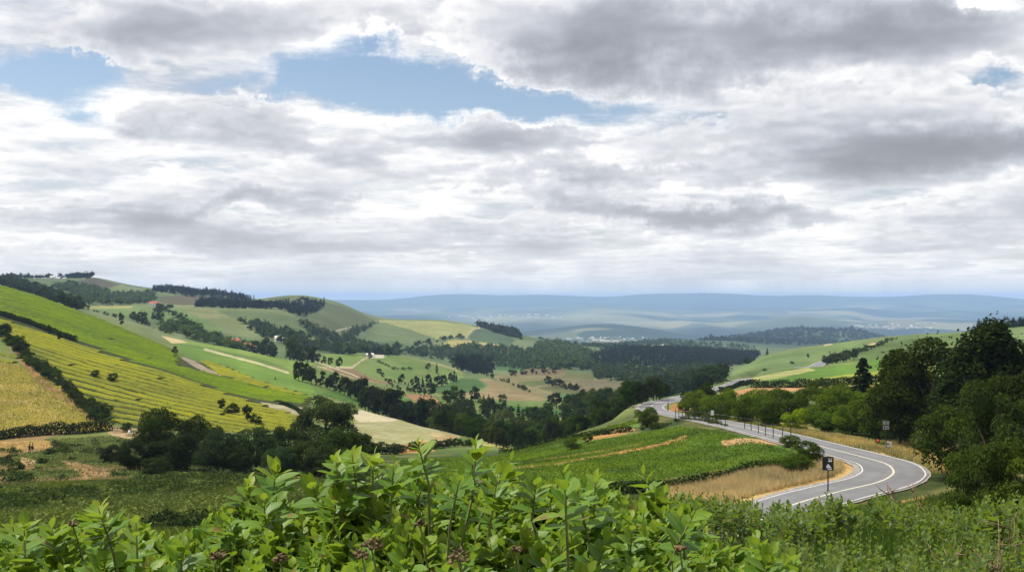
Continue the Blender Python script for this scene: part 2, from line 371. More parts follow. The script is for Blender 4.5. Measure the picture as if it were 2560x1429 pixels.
field([(1010,985),(1075,985),(1110,1012),(1125,1032),(1095,1030),(1040,1005)], 440, 620, ALB(182,142,98), ALB(168,130,88), 10)
field([(1245,1012),(1380,1018),(1420,1035),(1330,1038),(1260,1028)], 420, 640, ALB(76,116,48))
field([(1230,938),(1380,925),(1570,955),(1480,985),(1380,1000),(1260,965)], 640, 1200, ALB(160,150,106), ALB(144,136,88), 25)
field([(1290,955),(1380,948),(1430,952),(1330,966)], 640, 1200, ALB(118,128,72), ALB(108,120,64), 20)
field([(1420,930),(1500,938),(1480,950),(1400,944)], 640, 1300, ALB(128,132,80))
field([(1310,918),(1420,922),(1390,938),(1300,935)], 800, 1300, ALB(150,130,98), ALB(136,120,86), 25)
field([(1340,968),(1400,962),(1470,982),(1400,985)], 640, 1000, ALB(118,122,72))
field([(1390,985),(1490,982),(1500,990),(1460,998),(1400,998)], 560, 900, ALB(100,142,84))
field([(1240,905),(1340,912),(1310,925),(1235,925)], 860, 1350, ALB(84,122,68))
field([(1440,950),(1570,950),(1560,975),(1450,975)], 640, 1150, ALB(146,136,100), ALB(134,128,88), 20)
field([(1540,912),(1610,915),(1600,925),(1560,922)], 900, 1500, ALB(128,136,86)); field([(1640,912),(1740,914),(1700,932),(1630,932)], 900, 1500, ALB(104,128,72))
# hills of the far side
field([(900,800),(975,800),(1080,802),(1170,810),(1190,818),(1170,840),(1090,848),(1030,825),(960,806)], 1500, 2300, ALB(186,188,118), ALB(172,178,106), 40)
field([(915,850),(905,815),(960,805),(1090,845),(1060,860),(985,855)], 1300, 2200, ALB(132,150,92), ALB(120,138,84), 40)
field([(880,858),(985,852),(1030,865),(1000,880),(900,868)], 1200, 1900, ALB(100,128,76))
field([(1170,845),(1190,822),(1215,822),(1290,848),(1270,866),(1200,862)], 1400, 2200, ALB(96,122,84), ALB(90,114,78), 40)
field([(1100,862),(1130,846),(1250,860),(1250,870),(1150,872)], 1300, 1900, ALB(196,186,116))
field(band_poly([(1165,845),(1170,832),(1185,822),(1200,818)], 5, 4), 1500, 2300, ALB(206,190,150))
field([(1310,840),(1370,852),(1530,868),(1520,880),(1420,870),(1340,855)], 1500, 2300, ALB(124,142,86), ALB(110,132,78), 40)
field([(640,742),(760,740),(850,765),(940,800),(905,812),(850,828),(800,822),(735,790),(760,770)], 1400, 2300, ALB(112,126,80), ALB(126,136,88), 40)
field([(545,775),(620,768),(735,790),(810,820),(800,848),(700,832),(600,812),(540,790)], 1000, 1700, ALB(112,132,80), ALB(126,142,86), 40)
field([(440,768),(520,768),(620,810),(720,832),(800,850),(790,856),(680,838),(560,815),(490,790)], 1000, 1700, ALB(160,164,106), ALB(136,150,90), 40)
field([(215,768),(330,762),(440,770),(520,800),(560,830),(480,825),(380,800),(280,785)], 880, 1500, ALB(126,156,86), ALB(140,164,94), 30)
field([(215,764),(330,764),(330,770),(220,772)], 1000, 1500, ALB(190,186,116))
field([(395,742),(440,738),(610,742),(590,760),(440,765),(400,755)], 1500, 2200, ALB(118,106,78), ALB(104,110,76), 40)
field([(190,702),(240,694),(300,712),(260,722),(210,715)], 1700, 2300, ALB(112,104,82), ALB(98,96,72), 40)
field([(50,702),(100,702),(190,745),(150,745),(90,728)], 1000, 2200, ALB(120,140,84))
field([(100,705),(190,740),(215,765),(180,755),(120,735)], 900, 2000, ALB(96,124,72), ALB(110,134,78), 30)
field([(400,765),(560,765),(620,772),(620,768),(550,760)], 1250, 1800, ALB(186,180,134))
field(band_poly([(835,828),(860,822),(880,817)], 4), 1400, 2200, ALB(214,208,186)); field(band_poly([(735,884),(880,935),(905,948)], 3, 4), 560, 900, ALB(214,200,160))
field(band_poly([(840,918),(880,918),(905,900),(925,890)], 5, 4), 640, 1000, ALB(210,196,158))
field([(925,886),(960,886),(962,894),(925,894)], 800, 1050, ALB(222,214,190))
# road hillside
field([(1245,1135),(1420,1090),(1590,1048),(1600,1062),(1560,1085),(1450,1105),(1330,1128)], 120, 260, ALB(106,140,54), ALB(92,126,46), 8)
field([(1440,1100),(1560,1066),(1590,1072),(1560,1086),(1490,1102)], 120, 240, ALB(196,146,92), ALB(166,138,74), 6)
field([(1000,1150),(1240,1140),(1560,1088),(1700,1062),(1850,1085),(1960,1095),(2060,1160),(1960,1170),(1800,1182),(1650,1203),(1500,1235),(1000,1300)], 80, 215, ALB(84,116,38), ALB(100,130,48), 6)
field(band_poly([(1270,1172),(1400,1158),(1500,1140),(1620,1118),(1720,1092)], 9, 9), 80, 215, ALB(192,142,82), ALB(150,130,66), 3, soft=5)
field(band_poly([(1330,1152),(1480,1132),(1600,1110)], 5, 5), 80, 215, ALB(176,138,78), ALB(130,124,60), 3, soft=5)
field([(1800,1100),(1850,1092),(1960,1102),(1950,1112),(1870,1108),(1810,1118)], 80, 200, ALB(204,166,116), ALB(170,140,86), 4, soft=4)
field([(1660,1210),(1800,1185),(1990,1165),(2070,1150),(2130,1160),(2165,1195),(2130,1225),(2080,1238),(1960,1262),(1860,1290),(1700,1290)], 70, 125, ALB(214,180,116), ALB(196,156,90), 4)
field([(2150,1135),(2260,1145),(2330,1180),(2420,1190),(2400,1120),(2300,1110),(2210,1110)], 90, 160, ALB(214,182,122), ALB(170,160,86), 4)
field([(1880,1062),(2000,1080),(2200,1122),(2330,1185),(2330,1160),(2200,1098),(2000,1062),(1850,1040)], 90, 190, ALB(176,160,88), ALB(140,136,66), 3)
field([(1680,1010),(1720,1005),(1730,1035),(1690,1040),(1670,1025)], 200, 290, ALB(190,130,84), ALB(150,130,70), 4)
field([(2235,1258),(2300,1235),(2330,1240),(2310,1270),(2250,1285)], 50, 100, ALB(196,140,92), ALB(120,116,56), 1.2, soft=8)
# right hill
field([(1780,950),(1870,898),(2080,858),(2240,842),(2420,826),(2980,788),(2980,900),(2300,900),(2060,905),(1960,925),(1830,948)], 480, 1000, ALB(132,152,94), ALB(118,142,82), 25, (1,.25,14,ALB(110,134,76),.5))
field([(2080,905),(2100,880),(2250,850),(2420,830),(2420,880),(2300,900),(2200,905)], 480, 960, ALB(100,122,62), ALB(112,134,70), 20, (1,.25,10,ALB(92,112,56),.6))
field([(1880,950),(2000,932),(2210,895),(2330,880),(2330,925),(2200,945),(2000,962),(1890,962)], 340, 560, ALB(96,136,44), ALB(108,146,52), 16)
field([(1890,962),(2000,950),(2200,925),(2330,908),(2330,948),(2200,958),(2000,966)], 325, 520, ALB(160,168,60), ALB(150,160,62), 12)
field([(1790,968),(1850,950),(1950,930),(2020,918),(2040,925),(1960,942),(1880,955),(1840,972)], 370, 640, ALB(196,192,124), ALB(170,176,96), 10)
field([(1770,990),(1880,968),(2000,968),(2200,962),(2200,972),(2050,990),(1900,990)], 260, 350, ALB(212,166,112), ALB(190,140,92), 6)
field([(2040,970),(2110,965),(2120,985),(2040,990)], 260, 350, ALB(92,116,66)); field([(1960,978),(2040,975),(2100,1000),(1960,1000)], 230, 320, ALB(104,124,66))
field(band_poly([(2060,862),(2080,858)], 5), 700, 1000, ALB(220,200,160)); field(band_poly([(2170,862),(2195,857)], 5), 600, 1000, ALB(216,186,140))
# rough ground at the left foot
rough = (LR > math.log(70)) & (LR < math.log(235)) & (PXV < 950)
nb = fbm(DX/9+3, DY/14, 4, 51)
w = sstep(.42, .52, nb)*rough*(1-sstep(280, 420, PXV))*sstep(math.log(100), math.log(125), LR)
CO = mixc(CO, mixc(np.broadcast_to(ALB(176,144,98), shp+(3,)), np.broadcast_to(ALB(146,124,76), shp+(3,)), n1), w*.9)
field([(-430,1098),(0,1105),(100,1098),(140,1105),(130,1122),(0,1140),(-430,1150)], 180, 235, ALB(196,156,92), ALB(176,148,80), 4)
field([(150,1150),(200,1155),(280,1180),(275,1200),(180,1218),(110,1225),(60,1245),(100,1215),(200,1190)], 90, 190, ALB(184,150,106), ALB(168,130,88), 4, soft=6)
field([(-60,1165),(20,1175),(10,1215),(-60,1225)], 100, 180, ALB(190,140,112)); field([(50,1140),(90,1150),(85,1175),(50,1165)], 120, 200, ALB(180,146,100))
field(band_poly([(-200,1300),(0,1290),(200,1278),(400,1262),(560,1250)], 22, 14), 50, 110, ALB(120,132,60), ALB(96,118,48), 3)
field([(470,1232),(600,1210),(760,1188),(800,1185),(800,1198),(620,1222),(480,1245)], 80, 160, ALB(198,158,104), ALB(166,140,84), 4)

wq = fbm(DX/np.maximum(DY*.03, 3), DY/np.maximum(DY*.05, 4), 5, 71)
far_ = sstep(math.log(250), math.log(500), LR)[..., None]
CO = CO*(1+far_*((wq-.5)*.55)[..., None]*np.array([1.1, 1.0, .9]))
CO *= (1-.2*sstep(math.log(620), math.log(1000), LR)*(1-sstep(math.log(2300), math.log(2800), LR)))[..., None]  # mid-distance hills darkened in colour to stand in for cloud shadow
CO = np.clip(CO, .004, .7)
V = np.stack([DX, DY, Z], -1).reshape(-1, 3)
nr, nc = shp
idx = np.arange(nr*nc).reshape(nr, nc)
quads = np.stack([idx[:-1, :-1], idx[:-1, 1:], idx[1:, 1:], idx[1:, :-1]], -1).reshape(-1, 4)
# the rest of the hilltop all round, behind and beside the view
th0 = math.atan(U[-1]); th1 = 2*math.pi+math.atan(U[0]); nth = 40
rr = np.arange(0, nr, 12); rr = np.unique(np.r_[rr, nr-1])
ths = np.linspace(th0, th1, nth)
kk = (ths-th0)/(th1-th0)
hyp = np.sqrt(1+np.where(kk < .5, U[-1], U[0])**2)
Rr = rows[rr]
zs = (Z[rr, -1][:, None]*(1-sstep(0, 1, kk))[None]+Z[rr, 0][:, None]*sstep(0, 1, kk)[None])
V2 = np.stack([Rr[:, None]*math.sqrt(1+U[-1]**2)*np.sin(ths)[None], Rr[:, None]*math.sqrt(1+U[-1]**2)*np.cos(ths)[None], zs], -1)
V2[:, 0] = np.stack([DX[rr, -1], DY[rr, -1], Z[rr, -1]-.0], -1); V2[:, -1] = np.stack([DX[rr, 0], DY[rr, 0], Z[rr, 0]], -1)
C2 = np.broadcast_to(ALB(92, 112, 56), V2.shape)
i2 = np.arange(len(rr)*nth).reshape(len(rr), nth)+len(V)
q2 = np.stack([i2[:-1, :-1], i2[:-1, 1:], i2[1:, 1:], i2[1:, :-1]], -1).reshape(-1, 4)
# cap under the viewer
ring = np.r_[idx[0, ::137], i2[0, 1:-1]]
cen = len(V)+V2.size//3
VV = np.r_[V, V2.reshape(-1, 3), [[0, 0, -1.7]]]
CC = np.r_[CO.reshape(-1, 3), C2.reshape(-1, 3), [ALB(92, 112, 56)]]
tri = np.array([[cen, ring[(k+1) % len(ring)], ring[k], ring[k]] for k in range(len(ring))])
# ---------------------------------------------------------------- materials
class NT:
    def __init__(s, nt): s.nt = nt; s.nt.nodes.clear()
    def n(s, t, **k):
        o = s.nt.nodes.new(t)
        for a, v in k.items(): setattr(o, a, v)
        return o
    def put(s, sock, v):
        if isinstance(v, bpy.types.NodeSocket): s.nt.links.new(v, sock)
        elif v is not None: sock.default_value = v
    def m(s, op, a, b=None, c=None, clamp=False):
        o = s.n('ShaderNodeMath', operation=op, use_clamp=clamp)
        for i, v in enumerate((a, b, c)):
            if v is not None: s.put(o.inputs[i], v)
        return o.outputs[0]
    def vm(s, op, a, b=None, sc=None):
        o = s.n('ShaderNodeVectorMath', operation=op); s.put(o.inputs[0], a)
        if b is not None: s.put(o.inputs[1], b)
        if sc is not None: s.put(o.inputs['Scale'], sc)
        return o.outputs[0]
    def mix(s, f, a, b, mode='MIX'):
        o = s.n('ShaderNodeMix', data_type='RGBA', blend_type=mode)
        s.put(o.inputs[0], f); s.put(o.inputs[6], a); s.put(o.inputs[7], b); return o.outputs[2]
    def noise(s, vec, scale, detail=4, rough=.55, dim='3D'):
        o = s.n('ShaderNodeTexNoise', noise_dimensions=dim); s.put(o.inputs['Vector'], vec)
        o.inputs['Scale'].default_value = scale; o.inputs['Detail'].default_value = detail; o.inputs['Roughness'].default_value = rough
        return o.outputs[0]
    def ramp(s, v, a, b):
        o = s.n('ShaderNodeMapRange', interpolation_type='SMOOTHSTEP'); s.put(o.inputs[0], v)
        s.put(o.inputs[1], a); s.put(o.inputs[2], b); return o.outputs[0]
def rgba(c): return (float(c[0]), float(c[1]), float(c[2]), 1.0)
def new_mat(name):
    m = bpy.data.materials.new(name); m.use_nodes = True
    return m, NT(m.node_tree)
def finish(g, bsdf):
    o = g.n('ShaderNodeOutputMaterial'); g.nt.links.new(bsdf, o.inputs['Surface'])
def principled(g, col, rough=.8, spec=.3, normal=None, **k):
    b = g.n('ShaderNodeBsdfPrincipled'); g.put(b.inputs['Base Color'], col); g.put(b.inputs['Roughness'], rough)
    b.inputs['Specular IOR Level'].default_value = spec
    if normal is not None: g.put(b.inputs['Normal'], normal)
    for a, v in k.items(): g.put(b.inputs[a], v)
    return b.outputs[0]
def bump(g, h, st, dist):
    b = g.n('ShaderNodeBump'); g.put(b.inputs['Height'], h); b.inputs['Strength'].default_value = st; b.inputs['Distance'].default_value = dist
    return b.outputs[0]
def plain_mat(name, c, rough=.6, spec=.4, vary=.25, scale=8.0, metal=0.0):
    m, g = new_mat(name); tc = g.n('ShaderNodeTexCoord').outputs['Object']
    nz = g.noise(tc, scale, 5)
    col = g.mix(g.ramp(nz, .3, .7), rgba(np.array(c)*(1-vary)), rgba(np.minimum(np.array(c)*(1+vary), .95)))
    finish(g, principled(g, col, rough, spec, Metallic=metal)); return m
# ground
MAT_G, g = new_mat('ground_cover')
vc = g.n('ShaderNodeAttribute', attribute_name='Col').outputs['Color']
pos = g.n('ShaderNodeNewGeometry').outputs['Position']
nA = g.noise(pos, .9, 6, .65); nB = g.noise(pos, .12, 5, .6); nC = g.noise(pos, .016, 5, .6)
k = g.m('MULTIPLY', g.m('MULTIPLY_ADD', nA, .9, .55), g.m('MULTIPLY', g.m('MULTIPLY_ADD', nB, .7, .65), g.m('MULTIPLY_ADD', nC, .5, .75)))
o = g.n('ShaderNodeMix', data_type='RGBA', blend_type='MULTIPLY'); o.inputs[0].default_value = 1
g.put(o.inputs[6], vc); cc = g.n('ShaderNodeCombineColor')
for i in range(3): g.put(cc.inputs[i], k)
g.put(o.inputs[7], cc.outputs[0])
finish(g, principled(g, o.outputs[2], .95, .1, bump(g, nA, .5, .12)))
# foliage: colour comes from the object, each leaf cluster varies
def leaf_mat(name, trans=.3, spec=.04, rough=.75):
    m, g = new_mat(name)
    oi = g.n('ShaderNodeObjectInfo')
    tint = g.n('ShaderNodeAttribute', attribute_name='tint').outputs['Fac']
    tc = g.n('ShaderNodeTexCoord').outputs['Object']
    base = oi.outputs['Color']
    hs = g.n('ShaderNodeHueSaturation')
    g.put(hs.inputs['Hue'], g.m('MULTIPLY_ADD', tint, -.03, .515)); g.put(hs.inputs['Saturation'], g.m('MULTIPLY_ADD', tint, .15, 1.0))
    g.put(hs.inputs['Value'], g.m('MULTIPLY', g.m('MULTIPLY_ADD', tint, .68, .48), g.m('MULTIPLY_ADD', oi.outputs['Random'], .3, .85)))
    g.put(hs.inputs['Color'], base)
    b = principled(g, hs.outputs[0], rough, spec)
    t = g.n('ShaderNodeBsdfTranslucent'); g.put(t.inputs[0], g.mix(.5, hs.outputs[0], rgba((.30, .42, .02)), 'MIX') if trans > .3 else hs.outputs[0])
    mx = g.n('ShaderNodeMixShader'); mx.inputs[0].default_value = trans
    g.nt.links.new(b, mx.inputs[1]); g.nt.links.new(t.outputs[0], mx.inputs[2]); finish(g, mx.outputs[0])
    return m
MAT_L = leaf_mat('foliage', .3)
MAT_BARK = plain_mat('bark', (.09, .065, .045), .9, .1, .4, 20)
MAT_TWIG = plain_mat('dry_twig', (.20, .13, .09), .85, .1, .35, 30)
MAT_METAL = plain_mat('dark_paint', (.012, .012, .015), .45, .4, .3, 15)
MAT_WHITE = plain_mat('white_paint', (.72, .72, .70), .6, .3, .08, 6)
MAT_GREY = plain_mat('grey_paint', (.30, .31, .32), .55, .4, .2, 9)
MAT_RED = plain_mat('red_paint', (.55, .03, .04), .5, .4, .2, 9)
MAT_WOOD = plain_mat('weathered_wood', (.06, .05, .042), .9, .1, .4, 12)
MAT_WALL = plain_mat('render_wall', (.62, .58, .52), .9, .1, .12, .6)
MAT_ROOF = plain_mat('clay_roof', (.42, .12, .08), .9, .1, .3, 1.2)
MAT_PANE = plain_mat('window_glass', (.03, .035, .04), .15, .6, .2, 1)
# asphalt
MAT_ROAD, g = new_mat('asphalt')
pos = g.n('ShaderNodeNewGeometry').outputs['Position']
nA = g.noise(pos, 14, 4, .7); nB = g.noise(pos, .35, 5, .6); nC = g.noise(pos, 2.2, 4, .6)
c = g.mix(g.ramp(nB, .3, .7), rgba((.118, .118, .122)), rgba((.155, .155, .16)))
c = g.mix(g.m('MULTIPLY', g.ramp(nA, .4, .7), .25), c, rgba((.17, .17, .17)))
c = g.mix(g.m('MULTIPLY', g.ramp(nC, .55, .72), .45), c, rgba((.085, .085, .09)))
ac = g.n('ShaderNodeAttribute', attribute_name='across').outputs['Fac']
trk = g.m('POWER', g.m('ABSOLUTE', g.m('SINE', g.m('MULTIPLY', ac, 6.283))), 3.0)
c = g.mix(g.m('MULTIPLY', trk, .30), c, rgba((.10, .10, .105)))
finish(g, principled(g, c, .8, .25))
def paint_mat(name, c):
    m, g = new_mat(name); pos = g.n('ShaderNodeNewGeometry').outputs['Position']
    n_ = g.noise(pos, 6, 5, .7)
    finish(g, principled(g, g.mix(g.m('MULTIPLY', g.ramp(n_, .5, .66), .85), rgba(c), rgba((.18, .18, .175))), .7, .2)); return m
MAT_LINE = paint_mat('line_paint', (.50, .49, .46)); MAT_LINEY = paint_mat('cream_line_paint', (.52, .49, .36))
MAT_GRAVEL = plain_mat('gravel', (.22, .20, .175), .95, .1, .3, 3)

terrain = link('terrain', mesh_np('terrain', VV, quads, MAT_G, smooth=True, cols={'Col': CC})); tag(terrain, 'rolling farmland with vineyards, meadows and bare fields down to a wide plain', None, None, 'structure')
rest = link('hilltop_ground', mesh_np('hilltop_ground', VV[len(V)-0:], q2-len(V), MAT_G, smooth=True, cols={'Col': CC[len(V):]})); tag(rest, 'grassy hilltop ground around and behind the viewpoint', None, None, 'structure')
SKY_ABS = 4.9
HAZE_D = 6.5e-5
# ---------------------------------------------------------------- sky, sun, camera
w = bpy.data.worlds.new('World'); scene.world = w; w.use_nodes = True
g = NT(w.node_tree)
d = g.n('ShaderNodeTexCoord').outputs['Generated']
sx = g.n('ShaderNodeSeparateXYZ'); g.put(sx.inputs[0], d); X, Y, Zs = sx.outputs
sky = g.n('ShaderNodeTexSky', sky_type='NISHITA'); sky.sun_disc = False; sky.sun_elevation = SUN_EL; sky.sun_rotation = SUN_AZ; sky.altitude = 400; sky.dust_density = 1.2
az = g.m('ARCTAN2', X, Y); el = g.m('ARCSINE', Zs)
zc = g.m('MAXIMUM', Zs, .016)
K_ = 7
white = g.n('ShaderNodeTexWhiteNoise', noise_dimensions='3D'); g.put(white.inputs['Vector'], g.vm('SCALE', d, sc=7919.0)); jit = white.outputs['Value']
# large cloud masses and gaps: (picture x, picture y, half width, half height, strength)
BLOBS = [(1000,225,270,66,-.52),(1340,262,200,38,-.46),(790,160,110,55,-.38),(890,100,55,45,-.32),(110,190,160,44,-.50),(235,275,70,26,-.30),(2490,185,80,26,-.34),(2440,15,60,26,-.24),
         (420,80,420,80,.14),(1650,80,520,90,.30),(2250,110,420,110,.26),(520,275,190,40,.20),(1900,340,500,50,.10),(1600,285,170,50,-.10),(1150,130,110,40,-.06),(1700,538,480,28,.36),(2420,365,360,48,.30),(400,615,420,20,.13),(450,520,420,24,.18),(1500,440,360,28,.18),(1100,490,180,26,-.08),(2350,560,300,24,.10),(1000,600,500,16,.06)]
M = None
# the outlines of the masses wander
wv = g.noise(d, 10.0, 9, .66); wob = g.m('MULTIPLY_ADD', wv, .16, -.08)
azw = g.m('ADD', az, wob); elw = g.m('ADD', el, g.m('MULTIPLY', wob, .5))
for px, py, sw, sh, a in BLOBS:
    a0 = math.atan((px-CX)/F); e0 = math.atan((CY-py)/F*math.cos(a0))
    u = g.m('DIVIDE', g.m('SUBTRACT', azw, a0), sw/F); v = g.m('DIVIDE', g.m('SUBTRACT', elw, e0), sh/F)
    e = g.m('MULTIPLY', g.m('EXPONENT', g.m('MULTIPLY', g.m('ADD', g.m('MULTIPLY', u, u), g.m('MULTIPLY', v, v)), -1.0)), a)
    M = e if M is None else g.m('ADD', M, e)
inv = g.m('DIVIDE', 1.0, g.m('ADD', zc, .085))
trans = None; C = None
for k in range(K_):
    f = k/(K_-1)
    h = g.m('MULTIPLY_ADD', jit, .018, 1.0+.05*k)
    s = g.m('MULTIPLY', h, inv)
    cx = g.n('ShaderNodeCombineXYZ'); g.put(cx.inputs[0], g.m('MULTIPLY', X, s)); g.put(cx.inputs[1], g.m('MULTIPLY', Y, s)); g.put(cx.inputs[2], g.m('MULTIPLY', h, 1.3))
    nz = g.noise(cx.outputs[0], .85, 9, .57)
    bl = g.m('ABSOLUTE', g.m('MULTIPLY_ADD', g.noise(cx.outputs[0], 3.2, 5, .6), 2.0, -1.0))
    thr = .475+.20*f**1.1
    E = g.m('SUBTRACT', g.m('ADD', g.m('MULTIPLY_ADD', nz, 1.6, -.30), g.m('MULTIPLY_ADD', bl, -.36, M)), thr)
    al = g.m('MULTIPLY', g.ramp(E, 0.0, .06), .9)
    # side towards the sun brighter than the side away from it
    sh_ = g.noise(g.vm('ADD', cx.outputs[0], (-.13, .10, .12)), .85, 5, .57)
    rel = g.m('MULTIPLY_ADD', g.m('SUBTRACT', nz, sh_), 2.5, .60, clamp=True)
    # sunlight reaching this height: the more cloud stands above, the greyer
    lit = g.m('EXPONENT', g.m('MULTIPLY', g.m('MAXIMUM', E, 0.0), -SKY_ABS))
    b = g.m('MULTIPLY_ADD', g.m('MULTIPLY', lit, g.m('MULTIPLY_ADD', rel, .75, .42)), .60+.14*f, .17+.12*f)
    contrib = g.m('MULTIPLY', al, b) if trans is None else g.m('MULTIPLY', trans, g.m('MULTIPLY', al, b))
    C = contrib if C is None else g.m('ADD', C, contrib)
    ia = g.m('SUBTRACT', 1.0, al); trans = ia if trans is None else g.m('MULTIPLY', trans, ia)
# a high thin sheet behind the heaps
sc0 = g.n('ShaderNodeCombineXYZ'); g.put(sc0.inputs[0], g.m('MULTIPLY', X, inv)); g.put(sc0.inputs[1], g.m('MULTIPLY', Y, inv)); g.put(sc0.inputs[2], 7.3)
shn = g.noise(sc0.outputs[0], 1.6, 8, .62)
sal = g.m('MULTIPLY', g.ramp(g.m('ADD', g.m('MULTIPLY_ADD', shn, 1.1, -.55), M), -.30, .02), .93)
C = g.m('ADD', C, g.m('MULTIPLY', trans, g.m('MULTIPLY', sal, g.m('MULTIPLY_ADD', g.ramp(shn, .30, .68), .50, .40)))); trans = g.m('MULTIPLY', trans, g.m('SUBTRACT', 1.0, sal))
opac = g.m('SUBTRACT', 1.0, trans)
bright = g.m('DIVIDE', C, g.m('MAXIMUM', opac, 1e-3))
ccol = g.mix(g.ramp(bright, .3, .9), rgba((.89, .93, 1.04)), rgba((1.02, 1.0, .97)))
cl = g.vm('SCALE', ccol, sc=g.m('MULTIPLY', bright, 1.06))
skyc = g.vm('SCALE', sky.outputs[0], sc=.092)
tot = g.mix(opac, skyc, cl)
# pale air low over the horizon
hz = g.m('EXPONENT', g.m('MULTIPLY', g.m('MAXIMUM', Zs, 0.0), -17.0))
tot = g.mix(g.m('MULTIPLY', hz, .7), tot, rgba((.80, .76, .70)))
bg = g.n('ShaderNodeBackground'); g.put(bg.inputs[0], tot); bg.inputs[1].default_value = 1.0
ow = g.n('ShaderNodeOutputWorld'); g.nt.links.new(bg.outputs[0], ow.inputs[0])
w.cycles.sampling_method = 'MANUAL'; w.cycles.sample_map_resolution = 512
sun = bpy.data.lights.new('sun', 'SUN'); sun.energy = 5.0; sun.angle = math.radians(.6); sun.color = (1.0, .95, .86)
so = bpy.data.objects.new('sun', sun); COL.objects.link(so); so.rotation_euler = Vector(tuple(-SUN)).to_track_quat('-Z', 'Y').to_euler()
cam = bpy.data.cameras.new('camera'); cam.sensor_width = 36; cam.lens = F/2560*36; cam.clip_start = .1; cam.clip_end = 200000
cam.shift_y = (CY-714.5)/2560
co = bpy.data.objects.new('camera', cam); COL.objects.link(co); co.location = (0, 0, 0); co.rotation_euler = (math.radians(90), 0, 0); scene.camera = co
scene.view_settings.view_transform = 'Standard'; scene.view_settings.look = 'None'; scene.view_settings.gamma = 1; scene.view_settings.exposure = .42
scene.cycles.use_denoising = True; scene.cycles.max_bounces = 7; scene.cycles.diffuse_bounces = 3; scene.cycles.transmission_bounces = 4; scene.cycles.transparent_max_bounces = 8; scene.cycles.volume_bounces = 1
scene.cycles.use_adaptive_sampling = True; scene.cycles.adaptive_threshold = .01
# the air between the hills
if True:
    zlo = float(VV[:, 2].min())-1.0; zhi = float(VV[:, 2].max())+25
    hm, g = new_mat('air'); g.nt.nodes.clear()
    pv = g.n('ShaderNodeVolumePrincipled'); pv.inputs['Density'].default_value = HAZE_D; pv.inputs['Color'].default_value = (.40, .585, .92, 1); pv.inputs['Anisotropy'].default_value = .0
    om = g.n('ShaderNodeOutputMaterial'); g.nt.links.new(pv.outputs[0], om.inputs['Volume'])
    R_ = 37000.0
    hz = Acc().box((0, 0, (zlo+zhi)/2), (2*R_, 2*R_, zhi-zlo)).build('haze', hm); tag(hz, 'pale blue air thickening towards the distant plain', None, None, 'stuff')
# ---------------------------------------------------------------- foliage built from leaf-sized faces
def leaf_quads(c, nrm, size, rg, aspect=.62, up=None):
    """rhombic leaf clusters: centres c, normals nrm, long size"""
    n = len(c); t = rg.normal(size=(n, 3))
    if up is not None: t = t*.5+np.asarray(up)
    t = unit(np.cross(nrm, np.cross(t, nrm))); b = np.cross(nrm, t)
    L = (size*.5)[:, None] if hasattr(size, '__len__') else size*.5
    v = np.empty((n, 4, 3)); fold = nrm*L*.35
    v[:, 0] = c-t*L; v[:, 2] = c+t*L; v[:, 1] = c+b*L*aspect+fold; v[:, 3] = c-b*L*aspect+fold
    return v.reshape(-1, 3)
def quad_idx(n): return np.arange(n*4, dtype=np.int32).reshape(-1, 4)
def sphere_dirs(n, rg): return unit(rg.normal(size=(n, 3)))
def crown_points(seed, n, rx, ry, rz, zc, lumps, lump_r, rg, taper=0.0, low=.55, shell=.35, plume=False):
    """points and outward directions on many small clumps spread over an uneven ellipsoid"""
    d = sphere_dirs(lumps, rg); d[:, 2] = np.where(d[:, 2] < -low, -d[:, 2]*.5, d[:, 2])
    rad = rg.uniform(.45, 1.0, lumps)**.6
    c = d*rad[:, None]*np.array([rx, ry, rz])*(1-lump_r*.45)
    if taper: c[:, :2] *= (1-taper*np.clip(c[:, 2:3]/rz*.5+.5, 0, 1))
    lr_ = lump_r*rg.uniform(.55, 1.15, lumps)*max(rx, .5*(rx+rz)*.9)
    k = rg.choice(lumps, n, p=lr_**2/np.sum(lr_**2))
    o = sphere_dirs(n, rg); o[:, 2] = np.where(o[:, 2] < -.3, -o[:, 2], o[:, 2])
    r = lr_[k]*(1-shell*rg.random(n)**1.5)
    p = c[k]+o*r[:, None]*np.array([1, 1, .85])
    if plume: p[:, 2] += (o[:, 2]*r*.9)
    p[:, 2] += zc
    tone = (rg.random(lumps)*.5)[k]
    return p, o, tone
def limbs(acc, h, r, tops, rg, n=7):
    acc.tube([(0, 0, -.06*h), (rg.normal()*.01*h, rg.normal()*.01*h, .18*h), (rg.normal()*.02*h, rg.normal()*.02*h, .45*h), (rg.normal()*.03*h, rg.normal()*.03*h, .8*h)], [r*1.25, r, r*.6, r*.12], n)
    for (x, y, z) in tops:
        z0 = z*rg.uniform(.3, .5)
        acc.tube([(0, 0, z0), (x*.45, y*.45, z0+(z-z0)*.55), (x, y, z)], [r*.5, r*.3, r*.06], 5)
PROTO = {}
